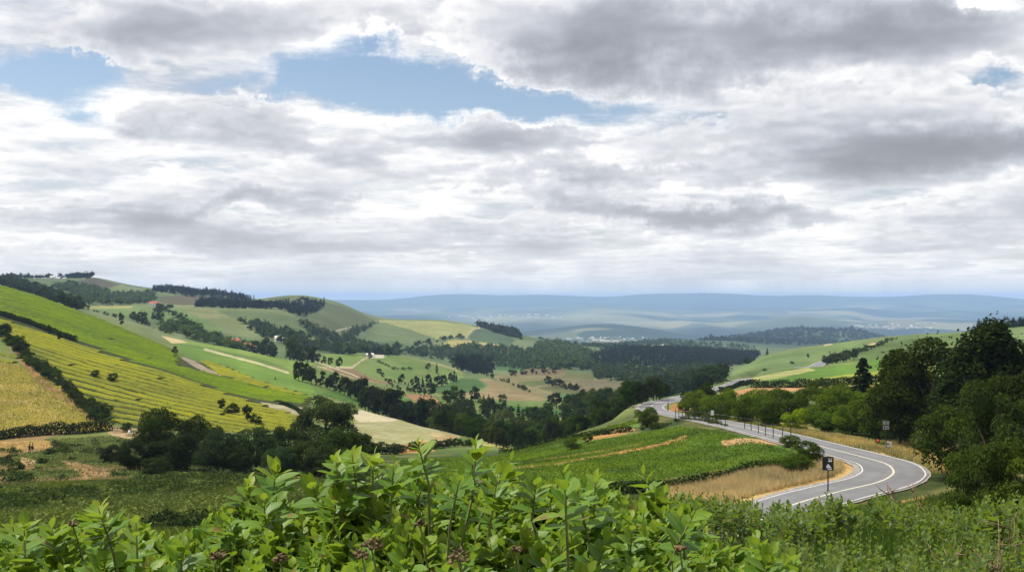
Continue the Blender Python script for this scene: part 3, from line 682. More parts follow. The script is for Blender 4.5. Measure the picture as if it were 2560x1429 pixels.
def proto(kind, seed, n, leaf, rx=.42, rz=.44, zc=.54, lumps=22, lump_r=.42, taper=0., trunk=True, low=.55, near=False):
    """unit-height tree or bush: crown mesh and trunk mesh"""
    rg = np.random.default_rng(seed)
    p, o, tone = crown_points(seed, n, rx, rx*rg.uniform(.85, 1.1), rz, zc, lumps, lump_r, rg, taper, low, plume=(kind == 'tall'))
    p[:, 2] = np.maximum(p[:, 2], .015)
    s = leaf*rg.uniform(.6, 1.35, n)
    nr = unit(o*.75+rg.normal(size=(n, 3))*.55+np.array([0, 0, .25]))
    # stray sprays that break the outline
    m = max(6, n//9); k = rg.choice(n, m); p2 = p[k]+o[k]*leaf*rg.uniform(.3, 2.4, (m, 1)); 
    P_ = np.r_[p, p2]; N_ = np.r_[nr, unit(rg.normal(size=(m, 3)))]; S_ = np.r_[s, s[k]*.8]; t_ = np.r_[tone, tone[k]]
    hz_ = P_[:, 2]
    V_ = leaf_quads(P_, N_, S_, rg)
    tint = np.repeat(np.clip(t_+rg.random(len(P_))*.5, 0, 1), 4)
    a = Acc()
    if trunk:
        tops = [(rx*.6*math.cos(t), rx*.6*math.sin(t), zc+rz*rg.uniform(-.1, .5)) for t in np.linspace(0, 6.283, 6)[:-1]+rg.random()]
        limbs(a, 1.0, .022 if rx < .4 else .026, tops, rg)
    PROTO.setdefault(kind, []).append((mesh_np(kind+'_crown', V_, quad_idx(len(P_)), MAT_L, {'tint': tint}), a.mesh(kind+'_trunk', MAT_BARK, True) if trunk else None, V_, tint))
def conifer(kind, seed, n, leaf, rx=.24, tiers=15, gap=.06, irregular=.25):
    rg = np.random.default_rng(seed); P_, N_, S_, T_ = [], [], [], []
    per = n//(tiers*8)+1
    for i in range(tiers):
        z = gap+(1-gap)*(i+.3*rg.random())/tiers
        R_ = rx*(1-z)**.85*(1+irregular*rg.normal())+.012
        nb = max(4, int(8*(1-z)+4)); a0 = rg.random()*6.28
        for b in range(nb):
            a = a0+6.283*b/nb+rg.normal()*.12; Rb = R_*rg.uniform(.75, 1.15)
            k = max(3, int(per*8/nb)); t = rg.random(k)**.6
            x = t*Rb; zz = z-.22*x+.10*x*x/max(rx, .01)+rg.normal(size=k)*.008-.02*t
            wd = rg.normal(size=k)*.045*(1.15-t)*(Rb/rx+.3)
            P_.append(np.stack([x*math.cos(a)-wd*math.sin(a), x*math.sin(a)+wd*math.cos(a), zz], -1))
            N_.append(unit(np.stack([.35*math.cos(a)+rg.normal(size=k)*.4, .35*math.sin(a)+rg.normal(size=k)*.4, .8+rg.normal(size=k)*.4], -1)))
            S_.append(leaf*rg.uniform(.6, 1.3, k)*(.6+.5*(1-z))); T_.append(rg.random(k)*.5+.3*t)
    P_ = np.concatenate(P_); N_ = np.concatenate(N_); S_ = np.concatenate(S_); T_ = np.concatenate(T_)
    V_ = leaf_quads(P_, N_, S_, rg, .45); tint = np.repeat(np.clip(T_, 0, 1), 4)
    a = Acc(); a.tube([(0, 0, -.05), (0, 0, .5), (0, 0, .98)], [.02, .012, .002], 6)
    PROTO.setdefault(kind, []).append((mesh_np(kind+'_crown', V_, quad_idx(len(P_)), MAT_L, {'tint': tint}), a.mesh(kind+'_trunk', MAT_BARK, True), V_, tint))
for s in range(3):
    proto('oak', 10+s, 15000, .030, .50, .47, .53, 40, .33, low=.9)
    proto('thicket', 20+s, 13000, .038, .66, .50, .46, 44, .32, low=1.0)
    proto('tall', 30+s, 17000, .024, .36, .44, .48, 80, .21, taper=.78, low=.95)
    proto('tree', 40+s, 2200, .066, .48, .47, .53, 26, .36, low=.9)
    proto('tree', 45+s, 2000, .066, .42, .48, .52, 24, .34, taper=.3, low=.9)
    proto('bush', 50+s, 2200, .075, .64, .50, .45, 22, .38, low=1.0)
    proto('small', 60+s, 420, .13, .46, .47, .53, 14, .40, low=.9)
    proto('shrub', 70+s, 420, .14, .64, .50, .45, 14, .42, low=1.0)
    conifer('fir', 80+s, 7500, .05, .30, 20)
    conifer('pine', 85+s, 1300, .10, .26, 11)
    proto('far', 90+s, 110, .22, .44, .47, .52, 9, .45, trunk=False, low=.8)
    conifer('farpine', 95+s, 110, .22, .22, 6)
COUNT = {}
def tree(kind, x, y, z, h, wide=1.0, col=(.045, .075, .02), label=None, cat='tree', group=None, name=None, parts=True, rz=None, pick=None, bright=False):
    L = PROTO[kind]; me, tm, _, _ = L[pick if pick is not None else rng.integers(len(L))]
    if kind not in ('tall', 'fir') and not bright: col = np.array(col)*1.4*np.array([1.1, 1.0, .72])
    name = name or {'oak': 'broadleaf_tree', 'thicket': 'tall_bush', 'tall': 'tall_tree',  'tree': 'broadleaf_tree', 'bush': 'bush', 'small': 'small_tree', 'shrub': 'shrub', 'fir': 'fir_tree', 'pine': 'conifer_tree', 'far': 'small_tree', 'farpine': 'conifer_tree'}[kind]
    rz = rng.uniform(0, 6.28) if rz is None else rz
    sc = (h*wide, h*wide, h)
    if parts and tm is not None:
        o = empty(name, (x, y, z), rz); o.scale = sc
        c = link('crown', me, o); c.color = rgba(col); t = link('trunk', tm, o)
    else:
        o = link(name, me); o.location = (x, y, z); o.scale = sc; o.rotation_euler = (0, 0, rz); o.color = rgba(col)
    tag(o, label, cat, group); return o
def plant(kind, px, py, hpx, wide=1.0, col=(.045, .075, .02), label=None, cat='tree', group=None, name=None, dmin=60, dmax=6000, parts=None, D=None, sink=.04, pick=None):
    """a tree whose foot is seen at picture point px, py and which is hpx tall there"""
    if D is None: P_ = hit(px, py, dmin, dmax)
    else: P_ = np.array([(px-CX)/F*D, D, float(z_at((px-CX)/F*D, D))])
    h = hpx/F*P_[1] if D is None else max((CY-(py-hpx))/F*P_[1]-P_[2], .6*hpx/F*P_[1])
    return tree(kind, P_[0], P_[1], P_[2]-sink*h, h, wide, col, label, cat, group, name, True if parts is None else parts, pick=pick)
def jit(c, s=.18):
    return np.clip(np.array(c)*(1+rng.normal(size=3)*s*.35+rng.normal()*s*.6), .004, .5)
DK = (.024, .042, .012); MD = (.045, .078, .018); LT = (.085, .14, .026); BL = (.030, .056, .028); OL = (.06, .08, .020)
# ---- right-hand stand of trees, each seen at its own size
R_ = [
 # kind, foot x, foot y, height, width, colour, label, D
 ('fir', 2158, 1010, 122, 1.15, (.016,.028,.012), 'dark pointed fir standing alone behind the roadside bushes', 175),
 ('tall', 2475, 1120, 352, 1.25, (.020,.034,.010), 'tallest dark tree with a ragged spiky top at the picture edge', 112),
 ('tall', 2418, 1120, 262, 1.1, (.020,.034,.010), 'dark tree with a forked top just left of the tallest tree', 112),
 ('tall', 2520, 1125, 285, 1.1, (.018,.030,.010), 'dark tree shouldering the tallest tree on its right side', 118),
 ('tall', 2440, 1125, 235, 1.1, (.020,.033,.010), 'dark tree filling the gap under the forked and the tallest tree', 116),
 ('oak', 2335, 1118, 268, .92, (.022,.038,.010), 'broad dark tree behind the two-panel road sign', 129),
 ('oak', 2262, 1112, 205, .80, (.030,.050,.013), 'olive-topped tree next to the fir and left of the broad dark tree', 136),
 ('thicket', 2400, 1140, 140, .8, (.020,.036,.010), 'dark bush filling the foot of the tall trees', 98),
 ('oak', 2545, 1180, 260, .9, (.018,.030,.010), 'dark tree cut by the picture edge behind the grey-green tree', 86),
 ('oak', 2490, 1245, 285, .62, (.036,.064,.030), 'grey-green leafy tree in front of the tallest dark tree', 66),
 ('thicket', 2455, 1268, 160, .7, (.035,.062,.020), 'mid-green bush beside the outer edge of the road bend', 64),
 ('thicket', 2560, 1300, 215, .8, (.028,.048,.016), 'dark bush in the lower corner below the grey-green tree', 50),
 ('thicket', 2400, 1318, 90, .9, (.030,.055,.017), 'low dark bush under the road bend with an orange bank beside it', 52),
 ('oak', 2250, 1122, 120, .9, (.026,.046,.013), 'small dark tree right behind the grey two-panel sign', 131),
 ('thicket', 2190, 1092, 112, .85, (.045,.085,.018), 'bright green bush above the red marker', 142),
 ('thicket', 2130, 1088, 80, .9, (.042,.078,.016), 'spreading green bush left of the red marker', 146),
 ('thicket', 2100, 1055, 95, .9, (.045,.080,.018), 'rounded green bush right of the lightest roadside bush', 158),
 ('thicket', 1990, 1084, 66, .82, (.095,.155,.026), 'lightest yellow-green bush beside the road', 150),
 ('thicket', 2060, 1086, 58, 1.1, (.048,.090,.018), 'low green bush right in front of the road verge', 150),
 ('thicket', 1925, 1070, 76, .9, (.032,.058,.013), 'dark green bush left of the lightest roadside bush', 160),
 ('thicket', 1860, 1055, 70, .95, (.034,.062,.014), 'deep green bush behind the white roadside board', 175),
 ('thicket', 1800, 1045, 64, .95, (.045,.080,.016), 'mid-green bush at the inside of the far bend', 186),
 ('thicket', 1745, 1030, 58, .9, (.050,.088,.018), 'bush under the tree at the far bend', 200),
 ('oak', 1757, 1012, 58, .75, (.026,.044,.012), 'dark round tree standing over the far road bend', 214),
 ('thicket', 1960, 1040, 72, .9, (.040,.072,.015), 'second-row bush above the lightest roadside bush', 180),
 ('thicket', 2040, 1030, 70, .9, (.038,.068,.015), 'second-row bush with a rounded crown below the green plot', 186),
 ('thicket', 1900, 1028, 60, 1.0, (.044,.078,.016), 'second-row bush under the sandy plot', 192),
 ('thicket', 1840, 1018, 50, 1.0, (.042,.074,.016), 'second-row bush at the near end of the sandy plot', 205),
 ('oak', 2050, 990, 42, 1.0, (.036,.064,.015), 'rounded tree between the hedge and the green plot', 250),
 ('thicket', 2110, 1015, 62, .9, (.040,.070,.015), 'bush at the foot of the fir', 190),
 ('thicket', 2215, 1050, 95, .85, (.040,.074,.016), 'bush between the fir and the broad dark tree', 150),
 ('thicket', 1618, 1072, 56, .85, (.036,.062,.016), 'round bush hiding the near edge of the far bend', 186),
 ('thicket', 2020, 1166, 66, .82, (.036,.064,.016), 'dark bush at the tip of the crop field by the black sign', 108),
 ('thicket', 1975, 1128, 42, 1.1, (.038,.066,.018), 'low bush under the last fence posts', 122),
 ('thicket', 1995, 1172, 40, 1.2, (.034,.066,.016), 'low spreading bush below the dark bush at the field tip', 104),
]
for kind, px, py, h, wd, c, lab, D in R_: plant(kind, px, py, h*1.06, wd*1.12, np.array(c)*(1.35 if kind == 'thicket' and D > 95 else (.95 if kind == 'oak' else 1.3))*np.array([1.05, 1, .75]), lab, 'tree' if kind in ('fir', 'tall', 'oak') else 'bush', 'trees and bushes above the road' if px > 1700 and py < 1130 else None, D=D, sink=.05)
# lollipop tree at the bend
P_ = hit(1714, 1046, 150); h = 76/F*P_[1]
plant('oak', 1714, 1036, 60, .55, (.016,.026,.010), 'small dark tree with a bare trunk standing in front of the far bend', 'tree', D=204, pick=0)
# ---- dark cluster at the left foot
C_ = [('thicket',395,1180,158,.60,DK,'tallest dark tree of the clump below the yellow vineyard',158),('thicket',500,1178,136,.66,(.024,.040,.013),'dark tree at the right shoulder of the clump below the yellow vineyard',160),
 ('thicket',440,1190,108,.95,(.020,.034,.014),'dark bush between the two tallest trees of the clump',146),('thicket',335,1188,86,.85,(.018,.030,.012),'dark bush at the left end of the clump',148),
 ('thicket',275,1166,52,1.1,(.022,.036,.014),'low dark bush trailing left from the clump',170),('thicket',545,1196,118,.85,(.026,.046,.024),'grey-green bush right of the tallest trees of the clump',144),
 ('thicket',640,1180,112,.8,BL,'bluish bush in the middle of the long clump',150),('thicket',700,1196,78,1.0,BL,'low rounded blue-green bush beside the meadow',140),
 ('thicket',770,1194,92,.95,(.026,.044,.014),'dark bush right of the low blue-green bush',142),('oak',812,1130,150,.95,(.036,.058,.024),'loose-leaved tree rising above the pale field',196),
 ('thicket',850,1180,112,.8,(.030,.054,.014),'green bush below the loose-leaved tree',150),('thicket',890,1150,72,.8,(.028,.048,.014),'dark bush at the corner of the pale field',176),
 ('thicket',590,1196,76,1.0,(.022,.038,.016),'dark low bush in the gap of the clump',142),('thicket',720,1135,72,.9,(.026,.046,.016),'dark bush under the tip of the yellow vineyard',190),
 ('thicket',392,1200,56,1.2,(.018,.032,.012),'low dark bush fronting the tallest tree of the clump',138),('thicket',800,1200,66,1.1,(.020,.034,.012),'shadowy bush at the right end of the clump',138)]
for kind, px, py, h, wd, c, lab, D in C_: plant(kind, px, py, h*(1.1 if kind == 'thicket' else 1), wd*1.05, np.array(c)*1.05, lab, 'bush' if 'bush' in lab.split()[:5] else 'tree', 'trees and bushes below the yellow vineyard', None if 'bush' in lab.split()[:5] else 'broadleaf_tree', D=D, sink=.03)
# ---- trees standing singly
S_ = [('tree',150,845,24,.85,DK,'round dark tree on the upper edge of the yellow vineyard, lower of two',380),('tree',124,835,26,.7,DK,'round dark tree on the upper edge of the yellow vineyard, higher of two',390),
 ('tree',9,836,28,.75,DK,'dark tree beside the sandy track at the picture edge',350),('tree',303,826,48,.62,(.034,.056,.020),'tall pointed tree on the crest of the green vineyard',560),
 ('tree',437,880,17,.9,DK,'small dark tree at the tip of the green vineyard',470),('tree',555,1014,24,.9,DK,'dark shrub highest in the short row inside the yellow vineyard',285),
 ('bush',580,1026,24,.9,DK,'dark shrub second in the short row inside the yellow vineyard',276),('tree',618,1046,44,.62,DK,'tallest shrub of the short row inside the yellow vineyard',264),('bush',640,1050,20,.8,DK,'low shrub at the lower end of the short row in the vineyard',262),
 ('bush',238,938,16,1.0,DK,'small shrub left of a pair amid the yellow rows',310),('bush',281,944,15,1.0,DK,'small shrub right of a pair amid the yellow rows',308),
 ('tree',848,922,30,.7,DK,'single dark tree beside the pale lane',700),('tree',925,898,20,.8,DK,'small dark tree by the white farm wall',900),('tree',972,892,26,1.0,DK,'broad dark tree on the round hill top beside the white wall',930),
 ('pine',688,958,16,.9,DK,'tiny dark conifer in the bright green slope',460),('tree',1070,925,18,.8,DK,'round dark tree on the side of the round hill',850),('pine',1092,928,24,.7,DK,'small conifer on the side of the round hill',840),
 ('oak',1265,1112,96,.62,(.085,.115,.062),'pale willow-like tree in the valley bottom',330),('tree',1470,1104,26,1.1,MD,'round shrub on the near edge of the green strip',175),
 ('bush',1430,1112,22,1.1,MD,'small round shrub in the orange strip',170),('tree',1445,1092,36,.5,LT,'slender pale sapling at the edge of the valley wood',215),
 ('tree',1525,1058,34,.9,DK,'round dark bush on the slope below the far bend',240),('tree',2020,918,20,.8,DK,'small tree beside the upper road',640),('bush',1980,932,13,1.3,MD,'flat shrub left of the tree beside the upper road',600),('bush',1912,952,13,1.2,DK,'shrub beyond the upper bend',520),
 ('pine',1918,888,22,.8,DK,'dark conifer on the skyline of the right-hand hill',780),('bush',1870,905,14,1.3,DK,'bush on the skyline of the right-hand hill',740),
 ('tree',1000,1002,34,.9,(.028,.046,.018),'dark tree at the corner of the brown plot',520),('small',982,990,16,.9,DK,'small tree left of the one at the brown plot',530),
 ('bush',30,1135,20,1.2,MD,'low shrub left of the two walkers',200),('bush',40,1185,36,1.1,(.024,.042,.016),'dark shrub below the two walkers',150),('bush',125,1140,24,1.2,(.026,.046,.018),'dark shrub right of the two walkers',190),
 ('bush',108,1165,24,1.1,(.026,.046,.018),'dark shrub below and right of the walkers',168),('bush',180,1158,20,1.2,MD,'shrub left above the bare earth',176),('bush',165,1135,22,1.2,MD,'shrub above the bare earth close to the meadow',196),('bush',12,1160,26,1.2,(.024,.042,.016),'shrub at the edge left of the walkers',170),
 ('bush',318,1078,26,1.0,DK,'dark shrub beside the white marker stone',232),('bush',2200,1112,14,1.2,MD,'small weedy shrub under the red marker',124)]
for kind, px, py, h, wd, c, lab, D in S_: plant(kind, px, py, h, wd, c, lab, 'tree' if kind in ('tree', 'pine', 'oak', 'small') else 'shrub', D=D)
# ---- rows of trees and bushes
def row(line, n, h, kinds, col, label, group, cat='tree', spread=4, dmin=60, dmax=4000, wide=(.75, 1.15), vary=.25):
    L = np.array(line, float); seg = np.r_[0, np.cumsum(np.hypot(*np.diff(L, axis=0).T))]
    for t in (np.arange(n)+rng.uniform(-.35, .35, n)+.5)/n*seg[-1]:
        px = np.interp(t, seg, L[:, 0])+rng.normal()*1.0; py = np.interp(t, seg, L[:, 1])+rng.normal()*spread*.35
        Dn = np.interp(t, seg, L[:, 2]) if L.shape[1] > 2 else None
        hh = h*(1+rng.normal()*vary)
        plant(kinds[rng.integers(len(kinds))], px, py, max(hh, h*.5), rng.uniform(*wide), jit(col), label, cat, group, dmin=dmin, dmax=dmax, D=Dn)
row([(2,838,352),(25,862,340),(60,895,322),(100,935,305),(150,975,286),(200,1015,266),(258,1050,244)], 26, 34, ['bush'], DK, 'dark bush in the diagonal hedgerow left of the yellow vineyard', 'bushes in the diagonal hedgerow', 'bush', 5, wide=(.8, 1.2))
row([(10,850,346),(50,905,318),(85,930,306)], 6, 26, ['bush'], MD, 'green bush on the near side of the sandy track', 'bushes along the sandy track', 'bush', 4)
row([(730,968,478),(780,985,462),(850,1000,452),(925,1014,440)], 17, 54, ['oak', 'tree', 'tree'], (.022,.034,.012), 'tree in the dense dark grove beside the bright green slope', 'grove beside the bright green slope', spread=8, wide=(.6, .85))
row([(738,950,505),(800,962,500),(860,985,480),(905,1000,470)], 9, 46, ['tree'], (.026,.042,.014), 'tree in the dense dark grove beside the bright green slope', 'grove beside the bright green slope', spread=6, wide=(.6, .85))
row([(722,898,700),(745,906,690),(780,912,690),(825,922,680)], 12, 36, ['tree'], (.040,.062,.026), 'grey-green tree in the grove where the pale lane ends', 'grove where the pale lane ends', spread=6, wide=(.6, .9))
row([(640,880,800),(690,888,780)], 6, 30, ['tree'], (.038,.060,.030), 'tree beside the red-roofed farm', 'trees beside the farm', spread=4)
row([(905,1010,400),(1000,1034,385),(1100,1062,372),(1190,1095,360)], 22, 44, ['tree'], (.020,.032,.012), 'dark tree in the row beyond the pale field', 'trees beyond the pale field', spread=8, wide=(.65, .95))
row([(920,1000,440),(1010,1040,420),(1100,1050,440),(1200,1085,390)], 16, 40, ['tree'], (.024,.040,.013), 'dark tree in the row beyond the pale field', 'trees beyond the pale field', spread=8, wide=(.65, .95))
row([(985,962,690),(1040,970,690),(1090,966,720),(1145,948,800)], 20, 26, ['tree', 'pine'], (.018,.028,.012), 'dark tree of the belt under the round hill', 'belt of trees under the round hill', spread=4, wide=(.6, .9))
row([(940,950,760),(975,975,640),(1000,985,610),(1080,990,600)], 13, 24, ['tree'], (.022,.036,.014), 'dark tree along the lane under the round hill', 'trees along the lane under the round hill', spread=6)
row([(945,925,850),(985,936,800),(1035,935,830)], 11, 12, ['shrub'], MD, 'small shrub scattered over the round hill', 'shrubs scattered over the round hill', 'shrub', 12)
row([(1210,945,880),(1260,962,820),(1330,990,720)], 11, 15, ['small', 'shrub'], DK, 'small dark tree along the edge of the striped tan field', 'trees along the striped tan field', spread=3)
row([(1365,965,830),(1400,972,800),(1450,985,740)], 9, 22, ['small', 'tree'], (.020,.030,.014), 'round dark tree between the two tan fields', 'trees between the tan fields', spread=4)
row([(1270,945,960),(1330,936,1010),(1395,940,1000)], 9, 20, ['small'], (.020,.030,.014), 'dark tree at the back edge of the tan fields', 'trees at the back of the tan fields', spread=4)
row([(1140,925,1000),(1180,925,1080),(1230,920,1150)], 12, 30, ['tree'], (.020,.030,.015), 'dark tree at the foot of the wooded ridge', 'trees at the foot of the wooded ridge', spread=6)
row([(205,775,900),(250,790,860),(290,803,840)], 7, 16, ['small'], DK, 'dark tree in the thin row behind the green crest', 'thin row behind the green crest', spread=2)
row([(330,800,950),(345,810,900),(375,822,880)], 9, 24, ['tree', 'small'], (.030,.048,.024), 'grey-green tree in the copse beyond the crest', 'copse beyond the crest', spread=6)
row([(375,790,1050),(400,800,1000),(395,770,1250),(435,785,1150),(465,805,1000)], 14, 17, ['small'], (.028,.044,.022), 'tree scattered over the far pasture', 'trees over the far pasture', spread=8)
row([(2060,905,560),(2100,898,560),(2140,885,600)], 10, 18, ['shrub', 'small'], (.034,.052,.022), 'dark bush of the thicket beside the upper road', 'thicket beside the upper road', 'bush', 6)
row([(2140,880,640),(2200,860,720),(2250,848,780)], 14, 9, ['shrub'], DK, 'bush of the thin hedge crossing the right-hand hill', 'thin hedge across the right-hand hill', 'bush', 2)
row([(1700,1052,190),(1760,1062,176),(1820,1078,158)], 12, 20, ['bush'], MD, 'low scrub at the foot of the fence', 'scrub below the fence', 'shrub', 4, wide=(1.0, 1.5))
row([(1700,1062,180),(1640,1078,178),(1600,1080,182)], 7, 16, ['bush'], (.05,.07,.024), 'low grey-green scrub at the corner of the crop field', 'scrub at the corner of the crop field', 'shrub', 4, wide=(1.0, 1.5))
row([(1060,1135,230),(1110,1130,236),(1180,1122,250)], 9, 34, ['bush'], (.024,.040,.014), 'dark bush in the gully behind the foreground leaves', 'bushes in the gully', 'bush', 4, wide=(.9, 1.3))
row([(920,1128,215),(985,1135,215),(1050,1120,235)], 8, 26, ['bush'], (.028,.046,.016), 'bush along the lower edge of the pale field', 'bushes along the lower edge of the pale field', 'bush', 4, wide=(.9, 1.3))
# ---- valley wood: every tree its own, near to far
VAL = [(1090,1012),(1150,1000),(1240,1010),(1300,1020),(1420,1010),(1500,1002),(1600,990),(1660,985),(1650,1002),(1590,1015),(1600,1030),(1560,1058),(1440,1095),(1330,1112),(1260,1112),(1200,1100),(1150,1085),(1120,1050)]
KEEP = [[(1010,980),(1080,980),(1130,1035),(1090,1035)], [(1240,1008),(1400,1016),(1430,1040),(1330,1044),(1255,1032)]]
cand = []
for _ in range(6000):
    px = rng.uniform(1080, 1670); D = math.exp(rng.uniform(math.log(255), math.log(640)))
    x = (px-CX)/F*D; py = float(py_at(x, D))
    if not in_poly(np.array([px]), np.array([py]), VAL)[0] and not (D < 470 and 1085 < px < 1600 and 1020 < py < 1125 and px > 1085+(1060-py)*.2 and D > 262+max(0, (1500-px))*.08): continue
    if any(in_poly(np.array([px]), np.array([py-6]), k)[0] for k in KEEP): continue
    if all((x-a)**2+(D-b)**2 > (4.6+.004*D)**2 for a, b in cand): cand.append((x, D))
cand = cand[:230]
for x, D in cand:
    px = x/D*F+CX
    hh = rng.uniform(6, 9)*(1.0 if D > 330 else .85); c = jit([(.022,.040,.012), (.032,.056,.013), (.045,.074,.016), (.020,.032,.014)][rng.integers(4)])
    near = D < 380
    tree('oak' if D < 330 else ('tree' if rng.random() < .8 else 'pine'), x, D, float(z_at(x, D))-.3, hh, rng.uniform(.7, 1.0), c, 'tree of the dense dark wood filling the valley bottom', 'tree', 'wood filling the valley bottom', parts=True)
# ---- far woods that read as one mass
def wood(name, label, poly, D0, D1, spacing, h, kinds, col, hv=.22, kind='stuff', cmax=2600):
    px0, px1 = min(p[0] for p in poly), max(p[0] for p in poly)
    area = .5*(px1-px0)/F*(D1**2-D0**2); n = int(min(area/spacing**2, 60000))
    D = np.sqrt(rng.uniform(D0**2, D1**2, n)); px = rng.uniform(px0, px1, n); x = (px-CX)/F*D
    z = z_at(x, D); py = CY-z/D*F
    wv_ = (fbm(x/(spacing*4), D/(spacing*4), 2, 3)-.5)*6
    m = in_poly(px+wv_, py+wv_*.4, poly); x, D, z = x[m], D[m], z[m]
    if len(x) > cmax: k = rng.choice(len(x), cmax, replace=False); x, D, z = x[k], D[k], z[k]
    VS, TS = [], []
    for i in range(len(x)):
        L = PROTO[kinds[rng.integers(len(kinds))]]; _, _, v, t = L[rng.integers(len(L))]
        a = rng.uniform(0, 6.28); ca, sa = math.cos(a), math.sin(a); hh = (.78 if h > 8 else .9)*h*max(.4, 1+rng.normal()*hv); ww = hh*rng.uniform(.85, 1.4)
        VS.append(np.stack([(v[:, 0]*ca-v[:, 1]*sa)*ww+x[i], (v[:, 0]*sa+v[:, 1]*ca)*ww+D[i], v[:, 2]*hh+z[i]-.05*hh], -1)); TS.append(np.clip(t*.7+rng.uniform(-.15, .3), 0, 1))
    if not VS: print('EMPTY WOOD', name, label); return
    V_ = np.concatenate(VS); o = link(name, mesh_np(name, V_, quad_idx(len(V_)//4), MAT_L, {'tint': np.concatenate(TS)})); o.color = rgba(np.array(col)*1.55*np.array([1.06, 1.0, .76]))
    tag(o, label, None, None, kind); return o
FW = (.020, .030, .018)
wood('forest', 'dark conifer forest across the far side of the valley', [(1470,885),(1560,872),(1640,870),(1760,876),(1900,885),(1880,905),(1800,918),(1700,922),(1600,915),(1480,918),(1470,900)], 1250, 2100, 9, 11, ['farpine'], (.015,.022,.014), cmax=2600)  # dark conifers, colour lowered further in place of a cloud's shadow
wood('forest', 'green conifer forest on the slope below the pale ridge field', [(1020,885),(1060,872),(1100,870),(1250,872),(1340,878),(1480,885),(1480,925),(1300,922),(1200,912),(1130,908),(1060,892)], 1000, 1700, 9, 11, ['farpine', 'farpine', 'far'], (.055,.088,.036), cmax=2400)
wood('forest', 'mixed wood on the lower flank of the middle ridge', [(1340,862),(1400,858),(1480,885),(1480,918),(1330,900)], 1100, 2000, 11, 10, ['far'], (.060,.094,.036), cmax=900)
wood('forest', 'dark mixed wood between the tan fields and the forest', [(1480,925),(1560,915),(1640,932),(1760,918),(1800,935),(1780,952),(1700,960),(1590,985),(1560,955),(1490,950)], 640, 1400, 9, 8.5, ['far', 'far', 'farpine'], (.034,.052,.022), cmax=1700)
wood('forest', 'wooded slope running up to the right-hand hill', [(1580,990),(1640,975),(1720,950),(1790,940),(1815,950),(1780,965),(1720,985),(1650,996)], 420, 900, 7, 7.5, ['small', 'small', 'pine'], (.020,.034,.014), cmax=420)
wood('forest', 'belt of dark conifers below the skyline of the left ridge', [(380,723),(440,725),(540,733),(600,744),(640,752),(625,756),(560,744),(440,740),(380,738)], 1900, 2300, 9, 13, ['farpine'], (.012,.016,.014), cmax=700)
wood('forest', 'dark conifer wood in the saddle of the left ridge', [(478,768),(510,758),(545,750),(640,757),(690,766),(700,756),(760,755),(812,756),(806,772),(770,788),(735,794),(700,784),(640,770),(560,770)], 1450, 2150, 9, 11, ['farpine', 'farpine', 'far'], (.013,.018,.015), cmax=1300)
wood('forest', 'mixed wood spread over the slope of the left ridge', [(130,718),(200,712),(280,738),(380,735),(400,755),(330,764),(220,764),(190,745)], 1150, 2050, 11, 10, ['far'], (.065,.10,.05), cmax=1500)
wood('forest', 'tree belt just over the crest of the green vineyard', [(0,700),(60,708),(120,730),(210,775),(190,778),(100,745),(0,716)], 620, 1500, 9, 8, ['far', 'small'], (.022,.034,.018), cmax=420)
wood('forest', 'trees crowning the highest point of the left ridge', [(165,690),(215,689),(232,692),(225,697),(165,697)], 1900, 2250, 10, 11, ['farpine', 'far'], (.012,.018,.012), cmax=110)
wood('forest', 'scattered trees along the left skyline', [(0,692),(160,694),(160,699),(0,699)], 1900, 2250, 26, 10, ['far'], (.014,.020,.014), cmax=60)
wood('forest', 'long belt of trees stepping down the middle slope to the farm', [(595,805),(660,815),(730,840),(800,862),(900,885),(880,890),(760,875),(690,855),(640,835)], 900, 1350, 8, 10, ['farpine', 'far'], (.042,.066,.032), cmax=800)
wood('forest', 'wood along the fold behind the farm', [(400,815),(470,818),(540,845),(600,868),(680,880),(600,885),(540,865),(470,848),(410,832)], 760, 1150, 8, 9, ['far', 'small'], (.050,.080,.032), cmax=600)
wood('forest', 'wood hiding the stream between the middle hills', [(740,800),(790,822),(860,850),(950,870),(1040,885),(980,895),(900,885),(830,860),(780,840)], 1050, 1700, 9, 11, ['farpine', 'far'], (.046,.072,.034), cmax=1000)
wood('forest', 'small conifer plantation on the middle slope', [(860,832),(900,820),(945,805),(905,830),(885,850),(850,848)], 1400, 2100, 8, 10, ['farpine'], (.046,.072,.034), cmax=420)
wood('forest', 'tree belt along the crest of the pale ridge field', [(1175,806),(1230,816),(1290,830),(1310,850),(1270,842),(1200,818)], 1750, 2150, 8, 13, ['far', 'farpine'], (.022,.032,.020), cmax=400)
wood('forest', 'hedge trees below the pale ridge field', [(1030,865),(1090,850),(1120,846),(1160,842),(1155,848),(1100,856),(1040,872)], 1350, 2000, 14, 8, ['far'], (.026,.038,.022), cmax=130)
wood('forest', 'dark woods in front of the distant town', [(1340,852),(1480,858),(1600,856),(1700,852),(1830,862),(1900,872),(1800,882),(1600,874),(1450,868)], 2100, 3900, 24, 13, ['far', 'farpine'], (.042,.066,.030), cmax=2600)
wood('forest', 'blue-dark wooded ridge in front of the plain', [(1690,868),(1760,852),(1830,836),(1920,822),(2030,816),(2120,820),(2225,846),(2200,872),(1900,886),(1720,882)], 3300, 5900, 34, 18, ['far'], (.022,.034,.024), cmax=4200)
wood('forest', 'conifer row on the skyline at the right picture edge', [(2440,816),(2700,800),(2700,822),(2440,832)], 760, 900, 6, 9, ['pine'], (.014,.022,.012), cmax=90)
